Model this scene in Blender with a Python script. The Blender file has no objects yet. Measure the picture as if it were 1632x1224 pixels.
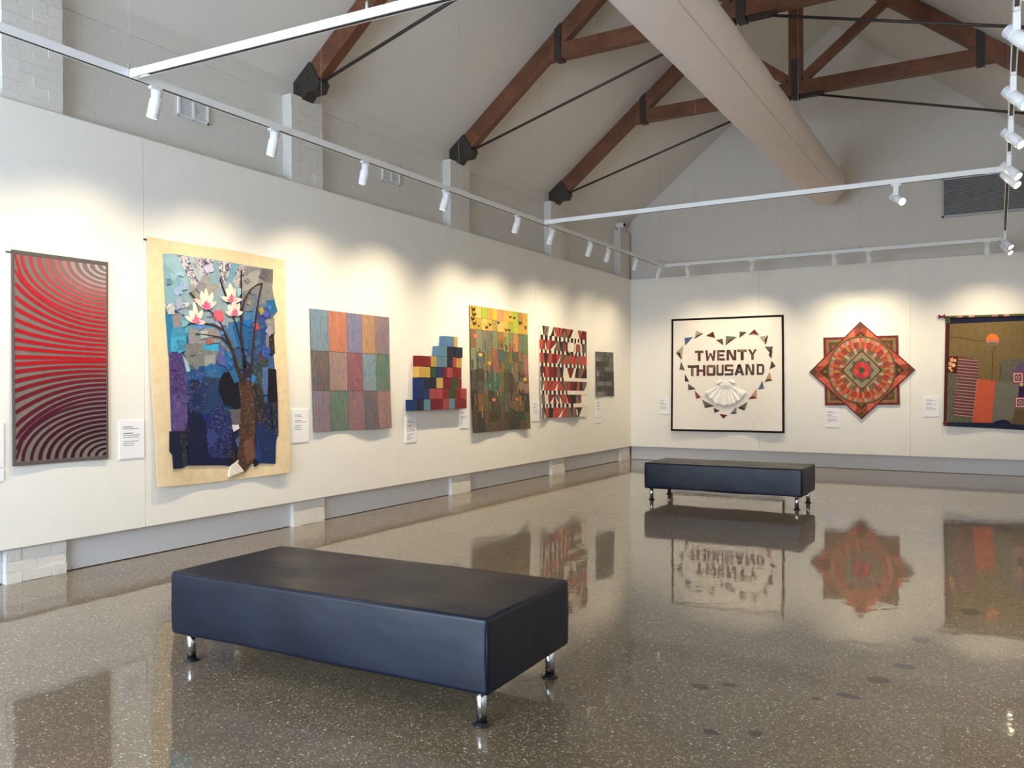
import bpy, bmesh, math, random
from mathutils import Vector, Matrix
R = random.Random(7)
SC = bpy.context.scene
COL = SC.collection
pi = math.pi

# ------------------------------------------------------------------ camera, world, daylight, exposure
F_PX, CY, YAW, PITCH, ROLL = 1320.45, 626.66, .5292, -.0074, -.0031
EYE = Vector((6.4978, 0.0, 1.5))
_f = Vector((-math.sin(YAW)*math.cos(PITCH), math.cos(YAW)*math.cos(PITCH), math.sin(PITCH)))
_r = Vector((math.cos(YAW), math.sin(YAW), 0)); _u = _r.cross(_f)
_r2 = _r*math.cos(ROLL) + _u*math.sin(ROLL); _u2 = _u*math.cos(ROLL) - _r*math.sin(ROLL)
cd = bpy.data.cameras.new('camera'); cam = bpy.data.objects.new('camera', cd); COL.objects.link(cam)
cam.matrix_world = Matrix(((_r2.x, _u2.x, -_f.x, EYE.x), (_r2.y, _u2.y, -_f.y, EYE.y), (_r2.z, _u2.z, -_f.z, EYE.z), (0, 0, 0, 1)))
cd.sensor_width = 36; cd.lens = 36*F_PX/1632; cd.shift_y = (CY-612)/1632; cd.clip_start = .05
SC.camera = cam
SC.view_settings.view_transform = 'Standard'; SC.view_settings.look = 'None'
SC.view_settings.exposure = 0.0; SC.view_settings.gamma = 1.0; SC.view_settings.use_curve_mapping = False
SC.cycles.use_denoising = True
SC.cycles.max_bounces = 8; SC.cycles.diffuse_bounces = 5; SC.cycles.glossy_bounces = 4
SC.cycles.sample_clamp_indirect = 6.0
SC.cycles.caustics_reflective = False; SC.cycles.caustics_refractive = False
w = bpy.data.worlds.new('sky'); SC.world = w; w.use_nodes = True
w.node_tree.nodes['Background'].inputs[0].default_value = (.70, .83, 1.0, 1)
w.node_tree.nodes['Background'].inputs[1].default_value = 1.5

def area(name, loc, rot, sx, sy, power, color):
    l = bpy.data.lights.new(name, 'AREA'); l.shape = 'RECTANGLE'; l.size = sx; l.size_y = sy
    l.energy = power; l.color = color
    o = bpy.data.objects.new(name, l); COL.objects.link(o); o.location = loc; o.rotation_euler = rot
    return o
# daylight entering by the glazed opening in the front wall behind the camera
DAY_POWER = 800
area('daylight', (2.75, -3.12, 1.75), (pi/2, 0, 0), 5.0, 3.0, DAY_POWER, (.70, .84, 1.0))
SPOT_POWER = 170
SPOT_COLOR = (1.0, .82, .54)

# ------------------------------------------------------------------ helpers
def lin(c):
    return tuple((x/255/12.92) if x/255 <= .04045 else ((x/255+.055)/1.055)**2.4 for x in c[:3])
def ray(px, py):
    return _r2*((px-816)/F_PX) - _u2*((py-CY)/F_PX) + _f
def hit(px, py, ax, v):
    d = ray(px, py); return EYE + d*((v-EYE[ax])/d[ax])

class MB:
    """collects faces with a colour each, then links them as ONE mesh object"""
    def __init__(s): s.v = []; s.f = []; s.c = []; s.sm = []
    def add(s, vs, fs, col=(200, 200, 200), smooth=False):
        n = len(s.v); s.v += [tuple(p) for p in vs]
        for f in fs: s.f.append(tuple(i+n for i in f)); s.c.append(col); s.sm.append(smooth)
    def box(s, x0, x1, y0, y1, z0, z1, col=(200, 200, 200), M=None, jit=0):
        vs = [Vector((x, y, z)) for z in (z0, z1) for y in (y0, y1) for x in (x0, x1)]
        if jit: vs = [p + Vector((R.uniform(-jit, jit), R.uniform(-jit, jit), R.uniform(-jit, jit))) for p in vs]
        if M: vs = [M @ p for p in vs]
        s.add(vs, [(0, 2, 3, 1), (4, 5, 7, 6), (0, 1, 5, 4), (2, 6, 7, 3), (0, 4, 6, 2), (1, 3, 7, 5)], col)
    def tube(s, pts, r, n=12, col=(200, 200, 200), cap=True, smooth=True):
        pts = [Vector(p) for p in pts]
        rs = r if isinstance(r, (list, tuple)) else [r]*len(pts)
        base = len(s.v); up = None
        for i, p in enumerate(pts):
            t = (pts[min(i+1, len(pts)-1)] - pts[max(i-1, 0)]).normalized()
            if up is None: up = Vector((0, 0, 1)) if abs(t.z) < .9 else Vector((1, 0, 0))
            a = t.cross(up).normalized(); b = a.cross(t); up = b
            for k in range(n):
                q = 2*pi*k/n; s.v.append(tuple(p + (a*math.cos(q) + b*math.sin(q))*rs[i]))
        for i in range(len(pts)-1):
            for k in range(n):
                k2 = (k+1) % n
                s.f.append((base+i*n+k, base+i*n+k2, base+(i+1)*n+k2, base+(i+1)*n+k)); s.c.append(col); s.sm.append(smooth)
        if cap:
            s.f.append(tuple(base+k for k in range(n-1, -1, -1))); s.c.append(col); s.sm.append(False)
            e = base+(len(pts)-1)*n
            s.f.append(tuple(e+k for k in range(n))); s.c.append(col); s.sm.append(False)
    def beam(s, a, b, wy, h, col=(200, 200, 200)):
        """rectangular timber in the x-z plane from a to b (3-D), wy wide in y, h deep across"""
        a = Vector(a); b = Vector(b); t = (b-a).normalized(); n = Vector((0, 1, 0)).cross(t)
        vs = [p + n*k*h/2 + Vector((0, j*wy/2, 0)) for p in (a, b) for j in (-1, 1) for k in (-1, 1)]
        s.add(vs, [(0, 1, 3, 2), (4, 6, 7, 5), (0, 4, 5, 1), (2, 3, 7, 6), (0, 2, 6, 4), (1, 5, 7, 3)], col)
    def mesh(s, name):
        me = bpy.data.meshes.new(name); me.from_pydata(s.v, [], s.f); me.validate(); 
        at = me.attributes.new('Col', 'FLOAT_COLOR', 'CORNER')
        if len(me.polygons) == len(s.f):
            buf = []
            cache = {}
            for p in me.polygons:
                c = s.c[p.index]
                if c not in cache: cache[c] = lin(c) + (1.0,)
                buf += list(cache[c])*p.loop_total
                p.use_smooth = s.sm[p.index]
            at.data.foreach_set('color', buf)
        return me
    def build(s, name, m, parent=None, bevel=0, loc=None):
        me = s.mesh(name); o = bpy.data.objects.new(name, me); COL.objects.link(o); me.materials.append(m)
        if parent: o.parent = parent
        if loc: o.location = loc
        if bevel:
            b = o.modifiers.new('bevel', 'BEVEL'); b.width = bevel; b.segments = 2; b.limit_method = 'ANGLE'
        return o

def empty(name, loc=(0, 0, 0), rz=0, parent=None):
    o = bpy.data.objects.new(name, None); COL.objects.link(o); o.location = loc; o.rotation_euler = (0, 0, rz)
    o.empty_display_size = .1
    if parent: o.parent = parent
    return o
def tag(o, label, cat, group=None, kind=None):
    o['label'] = label; o['category'] = cat
    if group: o['group'] = group
    if kind: o['kind'] = kind
    return o
def struct(o, label=None):
    o['kind'] = 'structure'
    if label: o['label'] = label
    return o

# ------------------------------------------------------------------ materials
def newmat(name):
    m = bpy.data.materials.new(name); m.use_nodes = True
    nt = m.node_tree; return m, nt, nt.nodes, nt.links, nt.nodes['Principled BSDF']
def N(nt, t, **kw):
    n = nt.nodes.new(t)
    for k, v in kw.items(): setattr(n, k, v)
    return n
def coords(nt, scale=(1, 1, 1), which='Object'):
    tc = N(nt, 'ShaderNodeTexCoord'); mp = N(nt, 'ShaderNodeMapping'); mp.inputs['Scale'].default_value = scale
    nt.links.new(tc.outputs[which], mp.inputs[0]); return mp.outputs[0]
def noise(nt, vec, scale, detail=3, rough=.5, dist=0):
    n = N(nt, 'ShaderNodeTexNoise'); n.inputs['Scale'].default_value = scale; n.inputs['Detail'].default_value = detail
    n.inputs['Roughness'].default_value = rough; n.inputs['Distortion'].default_value = dist
    nt.links.new(vec, n.inputs['Vector']); return n
def ramp(nt, fac, stops, interp='LINEAR'):
    r = N(nt, 'ShaderNodeValToRGB'); r.color_ramp.interpolation = interp
    el = r.color_ramp.elements
    while len(el) > 1: el.remove(el[-1])
    for i, (p, c) in enumerate(stops):
        e = el[0] if i == 0 else el.new(p)
        e.position = p; e.color = (c, c, c, 1) if isinstance(c, (int, float)) else tuple(c)[:3] + (1,)
    nt.links.new(fac, r.inputs[0]); return r.outputs[0]
def mix(nt, fac, a, b, mode='MIX'):
    m = N(nt, 'ShaderNodeMix', data_type='RGBA', blend_type=mode)
    for sock, v in ((m.inputs[0], fac), (m.inputs[6], a), (m.inputs[7], b)):
        if hasattr(v, 'is_output'): nt.links.new(v, sock)
        elif isinstance(v, (int, float)): sock.default_value = v
        else: sock.default_value = tuple(v)[:3] + (1,)
    return m.outputs[2]
def bump(nt, h, bs, strength=.3, dist=.01, prev=None):
    b = N(nt, 'ShaderNodeBump'); b.inputs['Strength'].default_value = strength; b.inputs['Distance'].default_value = dist
    nt.links.new(h, b.inputs['Height'])
    if prev: nt.links.new(prev, b.inputs['Normal'])
    nt.links.new(b.outputs[0], bs.inputs['Normal']); return b.outputs[0]

def paint(name, rgb, rough=.75, nscale=6, var=.012, bstr=.12, bscale=60, bdist=.002):
    m, nt, nd, lk, bs = newmat(name); v = coords(nt)
    c = lin(rgb); n = noise(nt, v, nscale, 4)
    lk.new(mix(nt, ramp(nt, n.outputs[0], [(.3, 0), (.7, 1)]), tuple(x*(1-var) for x in c), tuple(min(1, x*(1+var)) for x in c)), bs.inputs['Base Color'])
    bs.inputs['Roughness'].default_value = rough; bs.inputs['Specular IOR Level'].default_value = .3
    bump(nt, noise(nt, v, bscale, 3).outputs[0], bs, bstr, bdist)
    return m
WHITE = paint('white wall paint', (236, 234, 229))
BRICKPAINT = paint('painted brick', (216, 214, 209), bstr=.5, bscale=35, bdist=.006)
CEIL = paint('ceiling paint', (218, 215, 210))
SKIRT = paint('grey white skirting paint', (212, 213, 216), rough=.5)
CARD = paint('white card', (240, 240, 246), rough=.6, bstr=.02)
TRACKM = paint('white powder coat', (232, 234, 236), rough=.35, var=.01, bstr=.02)
SLOT = paint('dark track slot', (48, 46, 44), rough=.6)
TEXTM = paint('grey print', (120, 120, 130), rough=.8)

def metal(name, rgb, rough, metallic=1.0, bs_=0.0):
    m, nt, nd, lk, bs = newmat(name); v = coords(nt)
    n = noise(nt, v, 40, 3)
    c = lin(rgb)
    lk.new(mix(nt, n.outputs[0], tuple(x*.9 for x in c), c), bs.inputs['Base Color'])
    bs.inputs['Metallic'].default_value = metallic; bs.inputs['Roughness'].default_value = rough
    if bs_: bump(nt, n.outputs[0], bs, bs_, .002)
    return m
CHROME = metal('brushed steel', (205, 207, 210), .16)
IRON = metal('dark iron', (62, 56, 52), .55, .3, .3)
BLACKPLASTIC = metal('black foot plastic', (24, 24, 28), .35, 0)
GRILLEM = metal('grey grille metal', (186, 188, 190), .5, .1)
GRILLEDARK = metal('dark grille recess', (92, 93, 95), .8, 0)

def wood():
    m, nt, nd, lk, bs = newmat('red brown stained timber'); v = coords(nt, (1, 6, 1))
    n = noise(nt, v, 3.5, 6, .6, .6); n2 = noise(nt, coords(nt, (2, 30, 8)), 6, 4)
    c = ramp(nt, n.outputs[0], [(.25, lin((84, 50, 34))), (.5, lin((112, 69, 46))), (.75, lin((134, 86, 58)))])
    lk.new(mix(nt, ramp(nt, n2.outputs[0], [(.35, .35), (.6, 0)]), c, lin((70, 38, 26))), bs.inputs['Base Color'])
    bs.inputs['Roughness'].default_value = .5
    bump(nt, n2.outputs[0], bs, .2, .004); return m
WOOD = wood()

def leather():
    m, nt, nd, lk, bs = newmat('black leather'); v = coords(nt)
    vo = N(nt, 'ShaderNodeTexVoronoi'); vo.inputs['Scale'].default_value = 260; lk.new(v, vo.inputs['Vector'])
    n = noise(nt, v, 2.2, 3)
    lk.new(ramp(nt, n.outputs[0], [(.3, lin((11, 16, 30))), (.7, lin((17, 24, 42)))]), bs.inputs['Base Color'])
    lk.new(ramp(nt, n.outputs[0], [(.3, .34), (.7, .46)]), bs.inputs['Roughness']); bs.inputs['Specular IOR Level'].default_value = .30
    b = bump(nt, vo.outputs[0], bs, .12, .001)
    w_ = noise(nt, coords(nt, (1.2, 4, 3)), 1.6, 2)
    bump(nt, w_.outputs[0], bs, .25, .03, b)
    return m
LEATHER = leather()

def floor_mat():
    m, nt, nd, lk, bs = newmat('polished terrazzo concrete'); v = coords(nt)
    big = noise(nt, v, .55, 4, .6); mid = noise(nt, v, 3.5, 4, .6)
    c = ramp(nt, big.outputs[0], [(.3, lin((96, 82, 63))), (.5, lin((109, 94, 73))), (.72, lin((121, 106, 84)))])
    c = mix(nt, ramp(nt, mid.outputs[0], [(.35, .3), (.65, 0)]), c, lin((84, 74, 61)))
    # aggregate: stones of several sizes, a share of them pale, a few dark
    wob = noise(nt, v, 45, 2)
    dv = N(nt, 'ShaderNodeVectorMath', operation='MULTIPLY_ADD'); dv.inputs[1].default_value = (.016, .016, 0)
    lk.new(wob.outputs['Color'], dv.inputs[0]); lk.new(v, dv.inputs[2])
    for sc_, thr, col, size in ((95, .80, (160, 148, 126), .40), (58, .84, (150, 136, 112), .36), (105, .84, (208, 198, 178), .36), (70, .86, (50, 42, 35), .34), (42, .86, (122, 104, 82), .42), (60, .93, (224, 216, 200), .30)):
        vo = N(nt, 'ShaderNodeTexVoronoi'); vo.inputs['Scale'].default_value = sc_; lk.new(dv.outputs[0], vo.inputs['Vector'])
        sep = N(nt, 'ShaderNodeSeparateColor'); lk.new(vo.outputs['Color'], sep.inputs[0])
        pick = N(nt, 'ShaderNodeMath', operation='GREATER_THAN'); pick.inputs[1].default_value = thr; lk.new(sep.outputs[0], pick.inputs[0])
        inside = N(nt, 'ShaderNodeMath', operation='LESS_THAN'); inside.inputs[1].default_value = size; lk.new(vo.outputs['Distance'], inside.inputs[0])
        mu = N(nt, 'ShaderNodeMath', operation='MULTIPLY'); lk.new(pick.outputs[0], mu.inputs[0]); lk.new(inside.outputs[0], mu.inputs[1])
        mu2 = N(nt, 'ShaderNodeMath', operation='MULTIPLY'); lk.new(mu.outputs[0], mu2.inputs[0]); mu2.inputs[1].default_value = .8
        c = mix(nt, mu2.outputs[0], c, lin(col))
    # dark damp blots at their own places on the slab
    edge = noise(nt, v, 9, 3)
    for (x, y, rx, ry) in ((5.22, 4.04, .07, .05), (5.34, 4.13, .06, .04), (5.75, 4.16, .05, .045), (5.88, 4.27, .08, .045), (5.99, 4.58, .10, .07), (6.08, 4.87, .09, .07),
                           (5.6, 3.61, .06, .05), (6.11, 5.43, .09, .10), (6.35, 6.27, .10, .13), (6.28, 5.66, .06, .07), (5.42, 3.54, .05, .03), (5.43, 3.52, .06, .03)):
        mp = N(nt, 'ShaderNodeMapping'); rx, ry = rx*1.35, ry*1.5; mp.inputs['Location'].default_value = (-x/rx, -y/ry, 0); mp.inputs['Scale'].default_value = (1/rx, 1/ry, 0)
        lk.new(v, mp.inputs[0])
        le = N(nt, 'ShaderNodeVectorMath', operation='LENGTH'); lk.new(mp.outputs[0], le.inputs[0])
        ad = N(nt, 'ShaderNodeMath', operation='ADD'); lk.new(le.outputs['Value'], ad.inputs[0]); lk.new(edge.outputs[0], ad.inputs[1])
        c = mix(nt, ramp(nt, ad.outputs[0], [(0, .85), (.85, .8), (1.25, 0)]), c, lin((44, 40, 35)))
    lk.new(c, bs.inputs['Base Color'])
    bs.inputs['Roughness'].default_value = .45; bs.inputs['Specular IOR Level'].default_value = .35
    bs.inputs['Coat Weight'].default_value = .9; bs.inputs['Coat IOR'].default_value = 1.55
    lk.new(ramp(nt, big.outputs[0], [(.3, .025), (.75, .06)]), bs.inputs['Coat Roughness'])
    b = N(nt, 'ShaderNodeBump'); b.inputs['Strength'].default_value = .05; b.inputs['Distance'].default_value = .02
    lk.new(noise(nt, v, 5, 3, .55).outputs[0], b.inputs['Height']); lk.new(b.outputs[0], bs.inputs['Coat Normal'])
    return m
FLOOR = floor_mat()

def fabric(name, kind='plain', rough=.9):
    m, nt, nd, lk, bs = newmat(name); v = coords(nt)
    at = N(nt, 'ShaderNodeAttribute'); at.attribute_name = 'Col'; c = at.outputs['Color']
    n = noise(nt, v, 14, 4)
    c = mix(nt, .14 if kind != 'wrinkle' else .04, c, mix(nt, 1.0, c, ramp(nt, n.outputs[0], [(.3, .45), (.7, 1.4)]), 'MULTIPLY'))
    wv = noise(nt, coords(nt, (1, 1, .25)), 260, 2)
    bh = wv.outputs[0]; bst = .25
    if kind == 'print':
        a = noise(nt, v, 55, 2, .5, 1.5); b = noise(nt, v, 32, 3, .6, 2.0)
        c = mix(nt, ramp(nt, a.outputs[0], [(.57, 0), (.62, .34)]), c, mix(nt, .6, c, lin((190, 184, 180))))
        c = mix(nt, ramp(nt, b.outputs[0], [(.38, .6), (.43, 0)]), c, mix(nt, .6, c, lin((26, 24, 30))))
    if kind == 'floral':
        a = noise(nt, v, 20, 3, .6, 1.5); b = noise(nt, v, 34, 2, .5, 1.0)
        c = mix(nt, ramp(nt, a.outputs[0], [(.52, 0), (.56, .8)]), c, lin((66, 66, 104)))
        c = mix(nt, ramp(nt, b.outputs[0], [(.57, 0), (.60, .75)]), c, lin((34, 34, 52)))
    if kind == 'streak':
        a = noise(nt, coords(nt, (48, 1, 3.4)), 1.0, 4, .65, 1.8)
        b = noise(nt, coords(nt, (34, 1, 2.6)), 1.0, 3, .6, 2.4)
        hue = ramp(nt, a.outputs[0], [(.30, lin((52, 62, 74))), (.41, lin((70, 140, 168))), (.46, lin((172, 54, 52))), (.52, lin((178, 160, 134))), (.57, lin((58, 78, 130))), (.66, lin((196, 112, 66)))], 'LINEAR')
        c = mix(nt, .44, c, hue)
        c = mix(nt, ramp(nt, b.outputs[0], [(.40, .65), (.46, 0), (.56, 0), (.62, .45)]), c, mix(nt, .5, mix(nt, 1.0, c, (.2, .2, .2), 'MULTIPLY'), c))
        bh = a.outputs[0]; bst = .35
    if kind == 'knit':
        wa = N(nt, 'ShaderNodeTexWave', wave_type='BANDS', bands_direction='X'); wa.inputs['Scale'].default_value = 14; wa.inputs['Distortion'].default_value = 2.5
        wa.inputs['Detail'].default_value = 2; wa.inputs['Detail Scale'].default_value = 2; lk.new(v, wa.inputs['Vector'])
        sp = noise(nt, v, 70, 2)
        c = mix(nt, ramp(nt, wa.outputs[0], [(.2, .55), (.6, 0)]), c, mix(nt, 1.0, c, (.35, .33, .32), 'MULTIPLY'))
        c = mix(nt, ramp(nt, sp.outputs[0], [(.55, 0), (.66, .55)]), c, mix(nt, .6, c, lin((170, 150, 110))))
        bh = wa.outputs[0]; bst = .5
    if kind == 'quilted':
        wa = N(nt, 'ShaderNodeTexWave', wave_type='BANDS', bands_direction='DIAGONAL'); wa.inputs['Scale'].default_value = 9; wa.inputs['Distortion'].default_value = 2; lk.new(v, wa.inputs['Vector'])
        bh = wa.outputs[0]; bst = .22
    if kind == 'wrinkle':
        wr = noise(nt, coords(nt, (1.3, 1, .8)), 3.2, 5, .6, 1.0); bh = wr.outputs[0]
        bump(nt, bh, bs, .25, .04)
    else:
        bump(nt, bh, bs, bst, .004)
    lk.new(c, bs.inputs['Base Color'])
    bs.inputs['Roughness'].default_value = rough; bs.inputs['Specular IOR Level'].default_value = .15
    bs.inputs['Sheen Weight'].default_value = .1
    return m
CLOTH = fabric('cotton cloth'); PRINT = fabric('printed cotton', 'print'); STREAK = fabric('thread streaked cloth', 'streak')
KNIT = fabric('knitted wool', 'knit'); FLORAL = fabric('navy floral cotton', 'floral'); QUILT = fabric('quilted calico', 'quilted'); WRINKLE = fabric('creased cotton', 'wrinkle')

DUCT = paint('pale duct fabric', (226, 217, 214), rough=.9, nscale=3, var=.02, bstr=.08, bscale=220)
SEAM = paint('duct seam tape', (206, 196, 190), rough=.9)

def emis(name, col, s):
    m, nt, nd, lk, bs = newmat(name)
    bs.inputs['Emission Color'].default_value = col + (1,); bs.inputs['Emission Strength'].default_value = s
    bs.inputs['Base Color'].default_value = (.9, .85, .7, 1); return m
LENS = emis('lit lamp lens', (1.0, .86, .6), 14)

# ------------------------------------------------------------------ room
YB, ZT, ZB = 15.965, 3.705, .275          # back display face, top and foot of the display boards
XR, RID = 7.86, 3.93                      # right display face, ridge
XW, YW, EAVE = -.17, YB+.17, 4.65
def zc(x): return 4.97 + .8*(x if x <= RID else 2*RID - x)

# floor: two slabs with a saw-cut joint between them
fl = struct(empty('floor'), 'polished terrazzo concrete floor')
def slab(pts):
    m = MB(); n = len(pts)
    m.add([(x, y, 0) for x, y in pts] + [(x, y, -.1) for x, y in pts], [tuple(range(n)), tuple(range(2*n-1, n-1, -1))] + [(i, n+i, n+(i+1) % n, (i+1) % n) for i in range(n)])
    return m.build('floor_slab', FLOOR, fl)
slab([(-.4, -3.2), (8.3, -3.2), (8.3, 9.60), (-.4, 8.70)])
slab([(-.4, 8.708), (8.3, 9.608), (8.3, 16.4), (-.4, 16.4)])
m = MB(); m.box(-.4, 8.3, -3.2, 16.4, -.16, -.1); m.build('slab_bed', SLOT, fl)

# ceiling: two sheeted slopes
ce = struct(empty('ceiling'), 'white sloping ceiling lining')
for s in (0, 1):
    x0, x1 = (XW-.05, RID) if s == 0 else (RID, 2*RID-XW+.05)
    m = MB(); z0, z1 = zc(x0), zc(x1)
    m.add([(x0, -3.2, z0), (x1, -3.2, z1), (x1, YW, z1), (x0, YW, z0), (x0, -3.2, z0+.1), (x1, -3.2, z1+.1), (x1, YW, z1+.1), (x0, YW, z0+.1)],
          [(0, 3, 2, 1), (4, 5, 6, 7), (0, 1, 5, 4), (2, 3, 7, 6), (1, 2, 6, 5), (0, 4, 7, 3)])
    m.build('ceiling_slope', CEIL, ce)

# left wall: brick wall, hanging boards in front of it
wl = struct(empty('wall_left'), 'white painted brick wall with hanging display boards')
m = MB(); m.box(XW-.3, XW, -3.2, YW+.3, 0, 4.95); m.build('mortar_bed', BRICKPAINT, wl)
m = MB(); m.box(XW-.1, XW+.012, -3.2, YW, EAVE, 4.9); m.build('plaster_band', CEIL, wl)
for y0, y1 in ((-3.0, 1.078), (1.082, 4.678), (4.682, 8.278), (8.282, 11.878), (11.882, YB+.02)):
    m = MB(); m.box(-.018, 0, y0, y1, ZB, ZT); m.build('display_board', WHITE, wl)
    m = MB(); m.box(-.034, -.018, y0+.1, y0+.16, ZB+.05, ZT-.05); m.build('board_batten', WHITE, wl)
CH, BL = .0860, .2400
brick_meshes = []
for k in range(4):
    q = MB(); q.box(0, .0085, .002, BL-.002, .0015, CH-.0015, jit=.0014); brick_meshes.append(q.mesh('brick'))
half_meshes = []
for k in range(3):
    q = MB(); q.box(0, .0085, .002, BL/2-.002, .0015, CH-.0015, jit=.0014); half_meshes.append(q.mesh('half_brick'))
for q in brick_meshes + half_meshes: q.materials.append(BRICKPAINT)
rest = MB(); bays = [(3.98+3*k, 6.5+3*k) for k in range(4)]
for b, (y0, y1) in enumerate(bays):
    for c in range(11):
        y = y0 - (BL/2 if c % 2 else 0); z = EAVE - (c+1)*CH
        while y < y1 - .02:
            a, e = max(y, y0), min(y+BL, y1)
            if b < 2:
                if e - a > .2: me = R.choice(brick_meshes)
                elif e - a > .09: me = R.choice(half_meshes)
                else: me = None
                if me:
                    o = bpy.data.objects.new('brick', me); COL.objects.link(o); o.parent = wl; o.location = (XW-.006, a, z)
            else: rest.box(XW-.006, XW+.0025, a+.002, e-.002, z+.0015, z+CH-.0015, jit=.0012)
            y += BL
o = rest.build('brickwork', BRICKPAINT, wl); o['kind'] = 'stuff'

# pillars of painted brick
PD = .135                                   # projection
pb = []
for k in range(4):
    q = MB(); q.box(-PD, 0, .002, BL-.002, .002, CH-.002, jit=.0025); pb.append(q.mesh('brick'))
ph = []
for k in range(3):
    q = MB(); q.box(-PD, 0, .002, BL/2-.002, .002, CH-.002, jit=.0025); ph.append(q.mesh('half_brick'))
for q in pb + ph: q.materials.append(BRICKPAINT)
for k in range(5):
    y0 = 3.5+3*k
    p = struct(empty('trim_%d' % (k+1), (-.036, y0, 0)), 'white painted brick pillar number %d from the near end of the left wall' % (k+1))
    m = MB(); m.box(-PD-.02, -.004, .005, .475, 0, EAVE-.001); m.build('pillar_core', BRICKPAINT, p)
    m = MB(); m.box(-PD, .001, 0, .48, EAVE-.004, EAVE+.012); m.build('pillar_cap', BRICKPAINT, p)
    for c in list(range(3)) + list(range(42, 54)):
        z = c*CH + (EAVE - 54*CH); z = c*CH if c < 3 else z
        cuts = [(0, 1), (BL, 1)] if c % 2 else [(0, 0), (BL/2, 1), (BL*1.5, 0)]
        for y, full in cuts:
            o = bpy.data.objects.new('brick', R.choice(pb if full else ph)); COL.objects.link(o); o.parent = p
            o.location = (R.uniform(-.002, .002) + (.006 if c == 0 else 0), y, z)
# skirtings
bl = struct(empty('baseboard_left'), 'pale grey recessed skirting under the left display boards')
for y0, y1 in [(-3.0, 3.498)] + [(3.982+3*k, 6.498+3*k) for k in range(4)]:
    m = MB(); m.box(XW, -.085, y0, y1, .008, ZB+.1); m.build('skirting_board', SKIRT, bl)
bb = struct(empty('baseboard_back'), 'pale grey recessed skirting under the back display boards')
m = MB(); m.box(-.03, XR+.03, YB+.09, YW, .006, ZB+.1); m.build('skirting_board', SKIRT, bb)

# back wall with gable
wb = struct(empty('wall_back'), 'white gable wall with display boards')
prof = [(XW-.3, -.0), (2*RID-XW+.3, 0), (2*RID-XW+.3, 4.7), (RID, zc(RID)+.1), (XW-.3, 4.7)]
m = MB(); n = 5
m.add([(x, YW, z) for x, z in prof] + [(x, YW+.2, z) for x, z in prof], [tuple(range(n)), tuple(range(2*n-1, n-1, -1))] + [(i, (i+1) % n, n+(i+1) % n, n+i) for i in range(n)])
m.build('gable', CEIL, wb)
for x0, x1 in ((0.0, 2.6), (2.603, 5.2), (5.203, XR)):
    m = MB(); m.box(x0, x1, YB, YB+.018, ZB, ZT-.01); m.build('display_board', WHITE, wb)
for x in (.1, 2.4, 5.0, 7.7):
    m = MB(); m.box(x, x+.06, YB+.018, YW, ZB+.12, ZT-.06); m.build('board_batten', WHITE, wb)
# right wall (outside the frame) and front wall with the daylight opening
wr = struct(empty('wall_right'), 'plain white wall on the far right')
m = MB(); m.box(XR, XR+.018, -3.0, YB, ZB, ZT); m.build('display_board', WHITE, wr)
m = MB(); m.box(XR+.2, XR+.4, -3.2, YW, 0, 4.85); m.build('wall_body', BRICKPAINT, wr)
m = MB(); m.box(XR+.018, XR+.2, -3.0, YB, 0, ZB+.08); m.build('skirting_board', SKIRT, wr)
wf = struct(empty('wall_front'), 'white wall with a wide doorway behind the camera')
for b in ((-.4, .25, 0, 6.2), (5.25, 8.3, 0, 6.2), (.25, 5.25, 3.25, 6.2), (-.4, 8.3, 6.2, 8.4)):
    m = MB(); m.box(b[0], b[1], -3.2, -3.0, b[2], b[3]); m.build('wall_body', WHITE, wf)

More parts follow.
